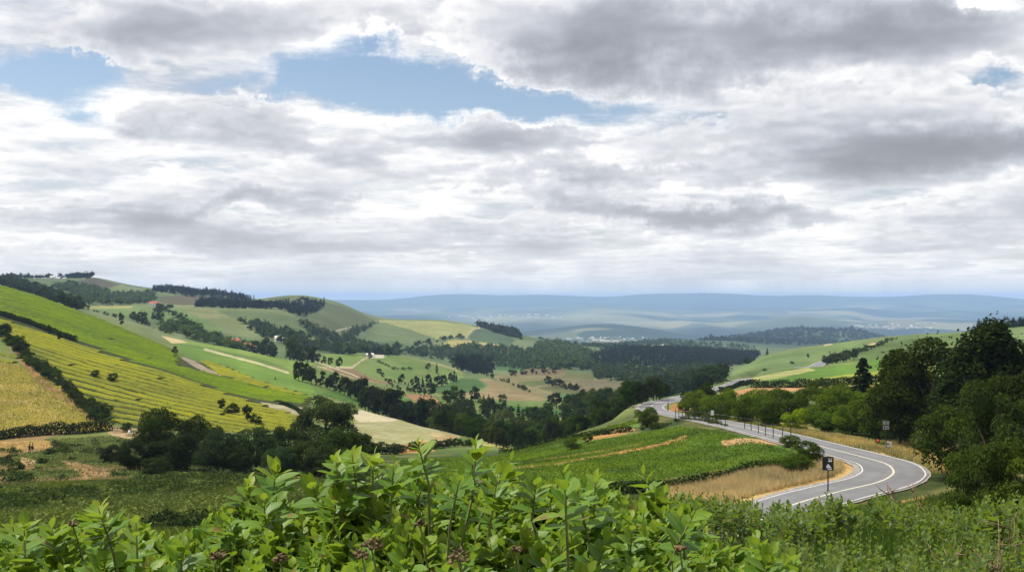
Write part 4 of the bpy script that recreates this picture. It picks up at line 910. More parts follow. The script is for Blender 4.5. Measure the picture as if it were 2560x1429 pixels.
# ---------------------------------------------------------------- road surface, lines, verge
def ribbon(name, c, off0, off1, dz, mat, parent=None, uneven=0.0, cut=None):
    d = np.gradient(c[:, :2], axis=0); d = unit(d); nrm = np.stack([d[:, 1], -d[:, 0]], -1)     # to the right of travel
    i0, i1 = cut or (0, len(c))
    c = c[i0:i1]; nrm = nrm[i0:i1]
    e = (rng.random((2, len(c)))-.5)*uneven
    a = np.c_[c[:, :2]+nrm*(off0+e[0])[:, None], c[:, 2]+dz]; b = np.c_[c[:, :2]+nrm*(off1+e[1])[:, None], c[:, 2]+dz]
    V_ = np.stack([a, b], 1).reshape(-1, 3); k = np.arange(len(c)-1)*2
    o = link(name, mesh_np(name, V_, np.stack([k, k+1, k+3, k+2], -1), mat), parent); return o
ra = roads[0]; rb = roads[1]
def paved(name, c, half, dz, cols=17):
    d = unit(np.gradient(c[:, :2], axis=0)); nrm = np.stack([d[:, 1], -d[:, 0]], -1); a = np.linspace(-1, 1, cols); n = len(c)
    edge = np.where(np.abs(a)[None] > .99, (rng.random((n, cols))-.5)*.14, 0)
    V_ = np.empty((n, cols, 3)); off = a[None]*half+edge; V_[..., :2] = c[:, None, :2]+nrm[:, None]*off[..., None]; V_[..., 2] = c[:, None, 2]+dz
    i = np.arange(n*cols).reshape(n, cols); q = np.stack([i[:-1, :-1], i[:-1, 1:], i[1:, 1:], i[1:, :-1]], -1).reshape(-1, 4)
    return link(name, mesh_np(name, V_.reshape(-1, 3), q, MAT_ROAD, {'across': np.broadcast_to(a, (n, cols))}))
road = paved('road', ra, 3.0, 0.0); tag(road, 'grey two-lane road winding down the hillside', None, None, 'structure')
W_ = .125
ribbon('edge_line', ra, -2.84, -2.84+W_, .006, MAT_LINE, road); ribbon('edge_line', ra, 2.84-W_, 2.84, .006, MAT_LINE, road); ribbon('centre_line', ra, -.085, .085, .006, MAT_LINEY, road)
sh = ribbon('gravel_shoulder', ra, -3.6, -2.9, -.035, MAT_GRAVEL, uneven=.3); tag(sh, 'pale gravel strip along the inside of the bend', None, None, 'structure')
sh2 = ribbon('gravel_shoulder', ra, 2.9, 3.25, -.035, MAT_GRAVEL, uneven=.15); tag(sh2, 'thin gravel strip along the outer road edge', None, None, 'structure')
road2 = paved('road', rb, 3.2, .05); tag(road2, 'upper stretch of the road crossing the right-hand hill', None, None, 'structure')
ribbon('edge_line', rb, -3.0, -2.75, .058, MAT_LINE, road2); ribbon('edge_line', rb, 2.75, 3.0, .058, MAT_LINE, road2)
# ---------------------------------------------------------------- scattering helpers
def scatter(poly, D0, D1, density, nmax=200000):
    px0, px1 = min(p[0] for p in poly), max(p[0] for p in poly)
    n = int(min(.5*(px1-px0)/F*(D1**2-D0**2)*density, nmax*3))
    D = np.sqrt(rng.uniform(D0**2, D1**2, n)); px = rng.uniform(px0, px1, n); x = (px-CX)/F*D
    z = z_at(x, D); m = in_poly(px, CY-z/D*F, poly); x, D, z = x[m], D[m], z[m]
    if len(x) > nmax: x, D, z = x[:nmax], D[:nmax], z[:nmax]
    return np.stack([x, D, z], -1)
def off_road(P_, dist=3.4):
    c = ra[::2]
    d = np.full(len(P_), 1e9)
    for q in c: d = np.minimum(d, (P_[:, 0]-q[0])**2+(P_[:, 1]-q[1])**2)
    return P_[d > dist**2]
def tufts(name, label, P_, h, wd, blades, col, lean=.35, kind='stuff', tint=None):
    """grass or stalks: narrow three-cornered blades"""
    n = len(P_); b = np.repeat(P_, blades, 0); m = len(b)
    b = b+np.c_[rng.normal(size=(m, 2))*wd*3.2, np.zeros(m)]
    a = rng.uniform(0, 6.28, m); hh = h*rng.uniform(.5, 1.2, m); l = rng.normal(size=(m, 2))*lean
    side = np.c_[np.cos(a), np.sin(a), np.zeros(m)]*(wd*rng.uniform(.6, 1.3, m))[:, None]
    mid = b+np.c_[l*hh[:, None]*.4, hh*.6]; tip = b+np.c_[l*hh[:, None], hh]
    V_ = np.stack([b-side*.7, b+side*.7, mid+side*.55, tip, mid-side*.55], 1).reshape(-1, 3)
    k = np.arange(m)[:, None]*5
    q = np.r_[np.c_[k, k+1, k+2, k+4], np.c_[k+4, k+2, k+3, k+3]]
    tv = np.repeat(np.clip(1.6*fbm(P_[:, 0]/5, P_[:, 1]/9, 3, 19)-.45 if P_[:, 1].mean() > 30 else rng.random(n)*.6, 0, 1), blades)*.8+rng.random(m)*.25
    # last triangles as quads with a doubled corner are avoided: split tip
    V2 = np.stack([b-side*.7, b+side*.7, tip+side*.12, tip-side*.12], 1)
    o = link(name, mesh_np(name, V2.reshape(-1, 3), quad_idx(m), MAT_L, {'tint': np.repeat(tv, 4)})); o.color = rgba(col)
    return tag(o, label, None, None, kind)
def leafcover(name, label, P_, size, h, col, kind='stuff', up=1.1, cat=None):
    n = len(P_); c = P_+np.c_[rng.normal(size=(n, 2))*size*.4, rng.random(n)*h]
    nr = unit(rng.normal(size=(n, 3))+np.array([0, 0, up]))
    V_ = leaf_quads(c, nr, size*rng.uniform(.6, 1.4, n), rng)
    t = np.clip(fbm(P_[:, 0]/6, P_[:, 1]/6, 4, 8)*1.5-.4+rng.random(n)*.25, 0, 1)
    o = link(name, mesh_np(name, V_, quad_idx(n), MAT_L, {'tint': np.repeat(t, 4)})); o.color = rgba(col)
    return tag(o, label, cat, None, kind)
# vine rows follow one direction across the left hillside
def vine_ridges(name, label, poly, D0, D1, d, sp, h, w_, col, per=7, size=.34):
    d = np.array(d, float); d /= np.hypot(*d); nrm = np.array((-d[1], d[0]))
    px0, px1 = min(p[0] for p in poly), max(p[0] for p in poly)
    cs = np.array([((px-CX)/F*D, D) for px in (px0, px1) for D in (D0, D1)]); sv = cs@nrm; tv = cs@d
    VS, QS, TS, n0 = [], [], [], 0; LV, LT = [], []
    prof = np.array([(-.5, -.15), (-.42, .62), (-.16, 1.0), (.16, 1.0), (.42, .62), (.5, -.15)])
    for r in range(int(sv.min()/sp)-1, int(sv.max()/sp)+2):
        t = np.arange(tv.min(), tv.max(), .75); s0 = r*sp
        bend = (fbm(t/30, t*0+s0/30, 2, 77)-.5)*3.0
        x = (s0-bend)*nrm[0]+t*d[0]; y = (s0-bend)*nrm[1]+t*d[1]; ok = y > 12
        if ok.sum() < 4: continue
        x, y, t = x[ok], y[ok], t[ok]; z = z_at(x, y); m = in_poly(x/y*F+CX, CY-z/y*F, poly) & (y > D0) & (y < D1)
        m &= vnoise(t/2.6, t*0+r*5.3, 4) > .04
        tone = .1+.7*fbm(x/16, y/16, 4, 5)+.3*_hash(np.array([r]), np.array([3]), 9)[0]
        k = len(t); hh = h*(.85+.3*vnoise(t/1.6, t*0+r*3.1, 12)); ww = w_*(.85+.3*vnoise(t/2.0, t*0+r*2.3, 13))
        P_ = np.empty((k, 6, 3)); jx = rng.normal(size=(k, 6))*.05*w_
        P_[:, :, 0] = x[:, None]+nrm[0]*(prof[None, :, 0]*ww[:, None]+jx); P_[:, :, 1] = y[:, None]+nrm[1]*(prof[None, :, 0]*ww[:, None]+jx)
        P_[:, :, 2] = z[:, None]+prof[None, :, 1]*hh[:, None]+rng.normal(size=(k, 6))*.08*h
        seg = np.where(m[:-1] & m[1:])[0]
        if len(seg) == 0: continue
        b = n0+seg[:, None]*6+np.arange(5)[None]
        QS.append(np.stack([b, b+1, b+7, b+6], -1).reshape(-1, 4)); VS.append(P_.reshape(-1, 3)); n0 += k*6
        TS.append((tone[:, None]+rng.normal(size=(k, 6))*.13).ravel())
        q = rng.choice(seg, int(len(seg)*.75*per)); e = rng.integers(1, 5, len(q)); LV.append(P_[q, e]+rng.normal(size=(len(q), 3))*.16); LT.append(tone[q])
    LVv = np.concatenate(LV); nl = len(LVv); lq = leaf_quads(LVv, unit(rng.normal(size=(nl, 3))*.7+np.array([0, 0, .9])), size*rng.uniform(.6, 1.4, nl), rng)
    Va = np.r_[np.concatenate(VS), lq]; Qa = np.r_[np.concatenate(QS), quad_idx(nl)+n0]
    ta = np.clip(np.r_[np.concatenate(TS), np.repeat(np.concatenate(LT)+rng.normal(size=nl)*.15, 4)], 0, 1)
    used = np.unique(Qa); mp = np.full(len(Va), -1); mp[used] = np.arange(len(used))
    o = link(name, mesh_np(name, Va[used], mp[Qa], MAT_L, {'tint': ta[used]}, smooth=False)); o.color = rgba(col); return tag(o, label, None, None, 'stuff')
VD = (1, -.5)
vine_ridges('vine_rows', 'yellow-green vine rows covering the lower left hillside', YV, 226, 432, VD, 5.8, .45, 3.0, (.26,.275,.042), 4, .28)
vine_ridges('vine_rows', 'bright green vine rows on the upper left hillside', GV, 330, 570, VD, 8.0, .5, 4.3, (.145,.215,.024), 4, .34)
vine_ridges('vine_rows', 'narrow yellow vine strip beyond the dirt track', TV, 360, 500, VD, 8.0, .5, 4.3, (.25,.265,.04), 4, .34)
vine_ridges('vine_rows', 'small yellow vine patch at the left picture edge', [(-430,868),(0,872),(40,880),(58,905),(0,914),(-430,905)], 290, 360, VD, 5.8, .45, 3.0, (.26,.275,.042), 4, .28)
leafcover('crop_plants', 'ripening crop on the brown patch beside the diagonal hedgerow', scatter([(-430,905),(0,905),(62,915),(140,965),(250,1045),(275,1070),(0,1090),(-430,1100)], 228, 330, 6, 60000), .36, .5, (.31,.295,.075))
TRK = [band_poly([(1270,1172),(1400,1158),(1500,1140),(1620,1118),(1720,1092)], 8), band_poly([(1330,1152),(1480,1132),(1600,1110)], 4), band_poly([(1690,1100),(1760,1112),(1860,1104)], 5), [(1800,1100),(1850,1092),(1960,1102),(1950,1112),(1870,1108),(1810,1118)]]
def off_tracks(P_, keep=.2):
    px, py = P_[:, 0]/P_[:, 1]*F+CX, CY-P_[:, 2]/P_[:, 1]*F; w_ = (fbm(P_[:, 0]/2, P_[:, 1]/3, 3, 15)-.5)*9
    m = np.zeros(len(px), bool)
    for t in TRK: m |= in_poly(px, py+w_, t)
    return P_[~m | (rng.random(len(px)) < keep)]
leafcover('crop_plants', 'leafy green crop on the field below the road', off_tracks(off_road(scatter([(1000,1150),(1240,1140),(1560,1090),(1700,1066),(1800,1078),(1900,1100),(1990,1112),(2050,1160),(1960,1170),(1800,1182),(1650,1203),(1500,1235),(1000,1300)], 80, 212, 26, 170000), 5)), .22, .2, (.14,.215,.032), up=1.7)
leafcover('crop_plants', 'thin green crop on the strip above the leafy field', scatter([(1245,1135),(1420,1092),(1590,1050),(1598,1058),(1450,1102),(1330,1126)], 130, 260, 14, 50000), .3, .3, (.13,.19,.028))
# green field edges standing as a dark low bank
def hedge(name, label, line, h, w_, col, size=.35, per=60, D=None):
    L = np.array(line, float)
    P_ = np.array([hit(a, b, 60, 700) if len(q) == 2 else [(a-CX)/F*q[2], q[2], float(z_at((a-CX)/F*q[2], q[2]))] for q in line for a, b in [q[:2]]])
    seg = np.r_[0, np.cumsum(np.linalg.norm(np.diff(P_, axis=0), axis=1))]; n = int(seg[-1]*per)
    t = rng.uniform(0, seg[-1], n); x = np.interp(t, seg, P_[:, 0])+rng.normal(size=n)*w_*.4; y = np.interp(t, seg, P_[:, 1])+rng.normal(size=n)*w_*.4
    hl = h*(.65+.7*fbm(t/2.5, t*0, 3, int(seg[-1]))); c = np.stack([x, y, z_at(x, y)+hl*rng.random(n)], -1)
    V_ = leaf_quads(c, unit(rng.normal(size=(n, 3))+np.array([0, 0, .3])), size*rng.uniform(.6, 1.4, n), rng)
    o = link(name, mesh_np(name, V_, quad_idx(n), MAT_L, {'tint': np.repeat(rng.random(n)*.8, 4)})); o.color = rgba(col)
    return tag(o, label, 'hedge')
hedge('hedge', 'dark hedge along the bottom of the brown crop patch', [(-430,1110,232),(0,1100,228),(140,1088,229),(278,1074,234)], 2.4, 1.8, (.026,.042,.013), .4, 200)
hedge('hedge', 'low hedge between the green and the yellow vineyard', [(-200,745,440),(0,790,425),(111,826,402),(190,850,392)], 1.9, 1.6, (.030,.046,.014), .5, 80)
hedge('hedge', 'dark bank of leaves along the lower edge of the crop field', [(1500,1240,95),(1655,1206,97.5),(1800,1186,102),(1960,1172,106),(2040,1160,109)], .95, .7, (.040,.066,.015), .26, 160)
hedge('hedge', 'thin hedge crossing the slope below the far bend', [(1250,1142,205),(1350,1128,198),(1480,1104,192),(1580,1086,182)], .9, .7, (.032,.052,.016), .34, 60)
hedge('hedge', 'hedge above the sandy plot beside the upper bend', [(1878,966,345),(1990,968,342),(2060,962,345),(2210,956,348)], 2.3, 1.8, (.026,.046,.013), .45, 150)
hedge('hedge', 'low hedge closing the near side of the upper bend', [(1800,986,352),(1850,974,372),(1880,966,390)], 1.6, 1.2, (.028,.048,.013), .45, 90)
hedge('hedge', 'dark hedge along the right end of the crop patch', [(700,1019,322),(757,1018,300)], 1.0, .8, (.03,.05,.015), .5, 40)
# standing golden grass inside the bend
GG = scatter([(1660,1215),(1800,1190),(1990,1168),(2075,1150),(2120,1160),(2150,1195),(2128,1222),(2080,1235),(1960,1260),(1860,1290),(1640,1310)], 70, 112, 22, 60000)
GG = off_road(GG, 4.6)
tufts('dry_grass', 'golden dry grass filling the inside of the road bend', GG, .62, .035, 7, (.64,.51,.27), .3)
GG2 = off_road(scatter([(2150,1138),(2260,1148),(2340,1185),(2420,1195),(2420,1120),(2300,1105),(2200,1108),(2060,1085),(1960,1068),(1960,1078),(2060,1098)], 88, 165, 9, 20000), 3.6)
tufts('dry_grass', 'straw-coloured grass on the outer verge of the bend', GG2, .45, .04, 6, (.58,.47,.2), .3)
GV2 = off_road(scatter([(1560,1045),(1700,1040),(1900,1068),(2200,1128),(2340,1190),(2340,1175),(2200,1108),(1900,1050),(1700,1028)], 90, 260, 8, 26000), 3.4)
tufts('verge_grass', 'short yellow-green grass along the road edges', GV2, .25, .04, 5, (.26,.26,.06), .35)
tufts('verge_grass', 'green grass tongue inside the bend', off_road(scatter([(2080,1238),(2140,1205),(2165,1185),(2160,1215),(2110,1240)], 85, 112, 30, 8000), 3.6), .3, .03, 6, (.14,.2,.03), .35)
# meadow at the left foot
MEA = scatter([(-430,1100),(0,1105),(280,1090),(330,1100),(560,1180),(760,1195),(1000,1180),(1100,1330),(-430,1345)], 55, 225, 12, 150000)
nb_ = fbm(MEA[:, 0]/9+3, MEA[:, 1]/14, 4, 51); bare = sstep(.42, .50, nb_)*(MEA[:, 0] < -28)*(MEA[:, 1] > 105)
MEA = MEA[rng.random(len(MEA)) > bare*.9]
pxm, pym = MEA[:, 0]/MEA[:, 1]*F+CX, CY-MEA[:, 2]/MEA[:, 1]*F
for poly in ([(150,1150),(200,1155),(280,1180),(275,1200),(180,1218),(110,1225),(60,1245),(100,1215),(200,1190)], [(-430,1098),(0,1105),(100,1098),(140,1105),(130,1122),(0,1140),(-430,1150)], [(-60,1165),(20,1175),(10,1215),(-60,1225)], [(50,1140),(95,1150),(85,1180),(50,1168)], [(470,1232),(600,1208),(760,1186),(830,1182),(830,1198),(620,1222),(480,1245)]):
    m = in_poly(pxm, pym, poly) & (rng.random(len(pxm)) < .85); MEA, pxm, pym = MEA[~m], pxm[~m], pym[~m]
leafcover('meadow_plants', 'rough grass and weeds at the foot of the left hillside', MEA, .30, .3, (.13,.165,.05))
dg = scatter([(-430,1100),(0,1108),(150,1100),(300,1150),(330,1215),(60,1250),(-430,1260)], 90, 225, 2.2, 26000); dg = dg[fbm(dg[:, 0]/9+3, dg[:, 1]/14, 4, 51) > .45]
tufts('dry_grass', 'dry straw-coloured grass scattered over the rough ground at the left foot', dg, .4, .05, 4, (.42,.33,.16), .4)
tufts('meadow_grass', 'mown green grass below the dark clump', scatter([(-430,1225),(300,1200),(560,1185),(800,1200),(1080,1190),(1100,1340),(-430,1345)], 50, 135, 14, 80000), .3, .05, 5, (.125,.165,.036), .4)
def clumps(name, label, P_, r0, r1, h0, h1, per, size, col):
    VS, TS = [], []
    for p_ in P_:
        r = rng.uniform(r0, r1); h = rng.uniform(h0, h1)*r/r1+.2; n = int(per*(r/r1)**2)+20
        d = sphere_dirs(n, rng); d[:, 2] = np.abs(d[:, 2]); q = p_+d*np.array([r, r, h])*(rng.random((n, 1))**.35)
        q[:, 2] += -.1; VS.append(leaf_quads(q, unit(d*.7+rng.normal(size=(n, 3))*.6), size*rng.uniform(.6, 1.4, n), rng)); TS.append(np.clip(rng.random()*.5+rng.random(n*4)*.0+np.repeat(rng.random(n)*.5, 4), 0, 1))
    V_ = np.concatenate(VS); o = link(name, mesh_np(name, V_, quad_idx(len(V_)//4), MAT_L, {'tint': np.concatenate(TS)})); o.color = rgba(col); return tag(o, label, None, None, 'stuff')
sc_ = scatter([(-430,1108),(0,1112),(280,1096),(330,1110),(300,1180),(330,1225),(200,1235),(-430,1260)], 95, 220, .05, 700)
bx = in_poly(sc_[:, 0]/sc_[:, 1]*F+CX, CY-sc_[:, 2]/sc_[:, 1]*F, [(150,1150),(200,1155),(285,1180),(280,1205),(180,1222),(110,1230),(60,1245),(100,1215),(200,1190)]); sc_ = sc_[(fbm(sc_[:, 0]/14, sc_[:, 1]/14, 3, 61) > .5) & ~bx & ~in_poly(sc_[:, 0]/sc_[:, 1]*F+CX, CY-sc_[:, 2]/sc_[:, 1]*F, [(40,1105),(118,1105),(118,1175),(40,1175)])]
clumps('scrub', 'dark scrubby weeds dotted over the rough ground at the left foot', sc_[:230], .5, 1.9, .5, 1.6, 260, .34, (.050,.080,.024))
sc_ = scatter([(-430,1262),(0,1240),(200,1222),(330,1205),(560,1190),(700,1200),(560,1222),(330,1245),(0,1285),(-430,1310)], 60, 135, .35, 700)
clumps('weeds', 'long band of dark weeds crossing the meadow below the clump', sc_[:330], .5, 1.5, .4, 1.0, 190, .26, (.058,.090,.024))
sc_ = scatter([(340,1330),(480,1262),(560,1268),(600,1330)], 45, 70, .8, 400)
clumps('weeds', 'dark weeds right behind the left foreground leaves', sc_[:120], .4, 1.0, .5, 1.0, 160, .2, (.024,.040,.014))
# bare slope weeds near the viewer's hill, right side
tufts('hill_grass', 'grass on the slope between the road and the viewpoint', off_road(scatter([(1500,1260),(2000,1290),(2600,1200),(2980,1200),(2980,1500),(1200,1500)], 20, 84, 6, 36000), 4), .4, .05, 5, (.085,.135,.026), .4)
tufts('hill_grass', 'rough grass below the leafy crop field', off_road(scatter([(760,1215),(1010,1185),(1500,1238),(1660,1212),(1700,1300),(2000,1330),(2000,1560),(700,1560)], 16, 92, 9, 52000), 4), .4, .045, 5, (.10,.15,.03), .4)
tufts('hill_grass', 'grass on the slope behind the left foreground leaves', scatter([(-430,1322),(1200,1322),(1200,1600),(-430,1600)], 13, 62, 14, 60000), .35, .04, 5, (.115,.155,.034), .45)
# ---------------------------------------------------------------- signs, posts, fence
def on_road(t_px, t_py, D): x = (t_px-CX)/F*D; return np.array([x, D, float(z_at(x, D))])
def yaw_to_viewer(P_, off=0.0): return math.atan2(P_[0], P_[1])*-1+off
def tree_icon(acc, cx, y, cz, s):
    for k, (w2, z2) in enumerate(((.5, 0), (.4, .28), (.28, .52))):
        acc.poly([(cx-w2*s, y, cz+z2*s), (cx+w2*s, y, cz+z2*s), (cx, y, cz+(z2+.42)*s)])
    return acc
P_ = on_road(2070, 1226, 91.0); u_ = P_[1]/F
sg = empty('road_sign', tuple(P_), yaw_to_viewer(P_)); tag(sg, 'black square sign with white pictograms on a thin post inside the bend', 'sign')
Acc().tube([(0, .03, -.3), (0, .03, 90*u_)], .055, 8).build('post', MAT_METAL, sg)
pw, ph, pb = 27*u_, 34*u_, 55*u_
pan = Acc().box((0, -.06, pb+ph/2), (pw, .05, ph)).build('panel', MAT_METAL, sg)
ic = Acc(); yy = -.09
ic.poly([(-.10, yy, pb+.20), (.30, yy, pb+.20), (.06, yy, pb+.52), (-.02, yy, pb+.52)]).poly([(-.16, yy, pb+.30), (-.10, yy, pb+.20), (-.02, yy, pb+.52), (.0, yy, pb+.56)])
ic.poly([(-.05, yy, pb+.06), (.30, yy, pb+.06), (.30, yy, pb+.14), (-.05, yy, pb+.14)])
ic.build('pictogram', MAT_WHITE, pan)
ic = Acc()
ic.poly([(.02, yy, pb+.72), (.32, yy, pb+.72), (.32, yy, pb+.84), (.02, yy, pb+.84)]).poly([(.0, yy, pb+1.0), (.06, yy, pb+1.03), (.20, yy, pb+.86), (.12, yy, pb+.86)]).poly([(.22, yy, pb+.88), (.30, yy, pb+.86), (.33, yy, pb+1.04), (.28, yy, pb+1.04)])
ic.build('pictogram', MAT_WHITE, pan)
Acc().box((0, .02, .06), (.34, .3, .16)).build('foot', MAT_METAL, sg)
P_ = on_road(2215, 1131, 119.0); u_ = P_[1]/F
sg = empty('road_sign', tuple(P_), yaw_to_viewer(P_)); tag(sg, 'grey sign of two stacked panels on a post in front of the dark trees', 'sign')
Acc().tube([(0, .03, -.3), (0, .03, 76*u_)], .05, 8).build('post', MAT_METAL, sg)
for zz, hh in ((66, 9.5), (54.5, 8.5)):
    p_ = Acc().box((0, -.05, zz*u_+hh*u_/2), (15*u_, .04, hh*u_)).build('panel', MAT_GREY, sg)
    ln = Acc(); z0 = zz*u_+hh*u_/2
    if zz > 60: ln.box((0, -.08, z0+.04), (.06, .012, .26)).box((.05, -.08, z0+.13), (.16, .012, .05)).box((0, -.08, z0-.1), (.22, .012, .04))
    else: ln.box((-.16, -.08, z0), (.14, .012, .2)).box((.14, -.08, z0+.05), (.2, .012, .05)).box((.14, -.08, z0-.07), (.2, .012, .05))
    ln.build('lettering', MAT_METAL, p_)
P_ = on_road(2222, 1112, 121.0); u_ = P_[1]/F
sg = empty('notice_board', tuple(P_), yaw_to_viewer(P_, .15)); tag(sg, 'low white notice board beside the two-panel sign', 'notice board')
b_ = Acc().box((0, 0, 14*u_), (16*u_, .06, 16*u_)).build('board', MAT_WHITE, sg)
Acc().box((-.12, -.045, 17*u_), (.24, .02, .10)).box((0, -.045, 8.2*u_), (.6, .02, .05)).build('print', MAT_METAL, b_)
for sx_ in (-.28, .28): Acc().tube([(sx_, .05, -.3), (sx_, .05, 18*u_)], .03, 6).build('leg', MAT_METAL, sg)
P_ = on_road(2196, 1110, 124.0); u_ = P_[1]/F
sg = empty('marker_post', tuple(P_), 0); tag(sg, 'red-topped marker post in the verge left of the white board', 'marker post')
Acc().tube([(0, 0, -.2), (0, 0, 9*u_)], .07, 8).build('post', MAT_WHITE, sg)
Acc().tube([(0, 0, 9*u_), (0, 0, 9.6*u_), (0, 0, 15*u_), (0, 0, 18*u_), (0, 0, 19*u_)], [.10, .17, .18, .14, .05], 10).build('cap', MAT_RED, sg)
P_ = on_road(1781, 1060, 170.0); u_ = P_[1]/F
sg = empty('road_sign', tuple(P_), yaw_to_viewer(P_)); tag(sg, 'small white board on a dark post behind the fence', 'sign')
Acc().tube([(0, .03, -.3), (0, .03, 30*u_)], .05, 6).build('post', MAT_METAL, sg)
Acc().box((0, -.04, 27*u_), (7.5*u_, .05, 12*u_)).build('panel', MAT_WHITE, sg)
for px, py, D, lab in ((1637, 998, 290, 'slim white roadside post before the far bend, left one'), (1713, 983, 345, 'slim white roadside post beyond the far bend, right one')):
    P_ = on_road(px, py, D); u_ = D/F
    sg = empty('delineator_post', tuple(P_), yaw_to_viewer(P_)); tag(sg, lab, 'marker post', 'slim white roadside posts')
    Acc().box((0, 0, 4*u_), (.16, .12, 8.5*u_)).build('post', MAT_WHITE, sg); Acc().tube([(0, 0, 8*u_), (0, 0, 12*u_), (0, 0, 13*u_)], [.22, .22, .08], 8).build('head', MAT_GREY, sg)
# fence along the inner edge of the road
FP = [(1689,1058,190),(1697,1059,187),(1706,1060,185),(1725,1059,183),(1736,1061,180),(1763,1063,173),(1813,1070,163),(1862,1080,151),(1878,1084,147),(1896,1092,141),(1914,1100,136),(1933,1105,132.5),(1956,1106,130.5),(1978,1110,127.5)]
fn = empty('wire_fence', tuple(on_road(*FP[6])), 0); tag(fn, 'dark wooden post and wire fence along the near side of the road', 'fence')
b0 = np.array(fn.location); tops = []
for px, py, D in FP:
    p_ = on_road(px, py, D)-b0; h_ = 1.75+rng.normal()*.08; tops.append(p_+np.array([0, 0, h_]))
    Acc().tube([p_+np.array([0, 0, -.4]), p_+np.array([rng.normal()*.03, 0, h_*.5]), p_+np.array([rng.normal()*.05, 0, h_])], [.06, .055, .05], 7).build('post', MAT_WOOD, fn)
for fr in (.35, .9):
    Acc().tube([t-np.array([0, 0, 1.75*(1-fr)]) for t in tops], .007, 4, False).build('wire', MAT_GREY, fn)
P_ = on_road(1670, 1026, 236); tag(link('wooden_post', Acc().tube([(0, 0, -.3), (0, 0, .9), (.02, 0, 1.9)], [.13, .12, .11], 8).mesh('wooden_post', MAT_WOOD)), 'short dark post alone on the inside of the far bend', 'post').location = tuple(P_)
# stone marker by the hedge end
P_ = on_road(323, 1084, 226); st = Acc().tube([(0, 0, -.2), (0, 0, .3), (.03, 0, .62), (.03, 0, .75)], [.30, .28, .20, .06], 9).build('marker_stone', MAT_WHITE, smooth=True); st.location = (P_[0], P_[1], P_[2]+.35); tag(st, 'small white marker stone beside the dark shrub near the hedge end', 'stone')
# low wooden sheep rail beside the upper bend
P_ = on_road(1805, 983, 355)
# ---------------------------------------------------------------- buildings
def house(px, py, D, w_, d_, h_, rh, rz, wall, roof, label, group=None, parts=True, name='farmhouse', z=None):
    x = (px-CX)/F*D; zz = float(z_at(x, D)) if z is None else z
    o = empty(name, (x, D, zz), rz); tag(o, label, 'house', group)
    a = Acc(); hw, hd = w_/2, d_/2
    a.box((0, 0, h_/2-.5), (w_, d_, h_+1.0)); a.poly([(-hw, -hd, h_), (-hw, hd, h_), (-hw, 0, h_+rh)]); a.poly([(hw, hd, h_), (hw, -hd, h_), (hw, 0, h_+rh)])
    a.build('wall', wall, o)
    r = Acc(); e = .35; sl = rh/hd
    for s in (-1, 1):
        q = [(-hw-e, s*(hd+e), h_-e*sl+.03), (hw+e, s*(hd+e), h_-e*sl+.03), (hw+e, 0, h_+rh+.03), (-hw-e, 0, h_+rh+.03)]
        r.poly(q if s < 0 else q[::-1]); r.poly([(a_, b_, c_+.18) for a_, b_, c_ in q] if s < 0 else [(a_, b_, c_+.18) for a_, b_, c_ in q[::-1]])
        b_ = len(r.v)-8
        for k in range(4): r.f.append((b_+k, b_+(k+1) % 4, b_+4+(k+1) % 4, b_+4+k))
    rf = r.build('roof', roof, o)
    if parts:
        Acc().box((hw*.4, .25*hd, h_+rh*.95), (.7, .7, 1.5)).build('chimney', wall, rf)
        nwin = max(2, int(w_/3))
        for k in range(nwin):
            xx = -hw+w_*(k+.5)/nwin
            if k == nwin//2: Acc().box((xx, -hd-.02, 1.05), (1.1, .08, 2.1)).build('door', MAT_WOOD, o)
            else: Acc().box((xx, -hd-.02, h_*.55), (.9, .08, 1.1)).build('window', MAT_PANE, o)
    return o
house(608, 868, 842, 15, 7, 4.0, 2.0, -.25, MAT_WHITE, MAT_ROOF, 'long white farmhouse with a bright red roof in the fold of the valley')
house(589, 862, 848, 6, 6, 6.5, 2.2, .5, MAT_WHITE, MAT_ROOF, 'tall white house at the left end of the red-roofed farm')
house(628, 872, 836, 9, 6, 3.2, 2.0, -.3, MAT_WALL, MAT_ROOF, 'low red-roofed barn at the right end of the farm')
house(580, 854, 880, 12, 7, 3.2, 2.0, -.1, MAT_WALL, MAT_ROOF, 'pinkish barn half hidden behind the farm trees')
house(384, 766, 1330, 9, 6, 4, 2.0, .2, MAT_WHITE, MAT_ROOF, 'white house on the left ridge beside a smaller one'); house(397, 767, 1320, 5, 5, 3, 1.6, .2, MAT_WHITE, MAT_ROOF, 'small white house next to the white house on the left ridge')
house(132, 706, 1880, 8, 6, 3, 1.6, 0, MAT_WHITE, MAT_WALL, 'pale house among the skyline trees of the left ridge')
house(700, 774, 1850, 34, 8, 4, 1.2, 0, MAT_WALL, MAT_WALL, 'long pale building in front of the dark saddle wood')
house(697, 864, 1010, 7, 6, 3.4, 2.0, .3, MAT_WHITE, MAT_WALL, 'small white house above the brown plot'); house(925, 894, 930, 6, 5, 2.6, .8, .1, MAT_WHITE, MAT_WALL, 'low white shed on top of the round hill')
house(1168, 918, 1060, 7, 6, 4, 2.2, .4, MAT_WHITE, MAT_WALL, 'tiny white house among the trees at the foot of the ridge'); house(1495, 930, 1120, 6, 5, 3, 1.5, .3, MAT_WHITE, MAT_WALL, 'pale house among the dark wood below the forest')
house(1655, 858, 2600, 22, 10, 5, 2, .1, MAT_WALL, MAT_WALL, 'white hall among the woods before the plain'); house(1630, 861, 2560, 13, 8, 4, 2, .1, MAT_WALL, MAT_WALL, 'smaller white hall beside the big one before the plain'); house(1400, 860, 2500, 14, 9, 4, 2, .3, MAT_WALL, MAT_WALL, 'pale farm at the edge of the far pasture')
for px, py, D in ((629, 796, 1330), (634, 795, 1335), (695, 797, 1360)):
    pass
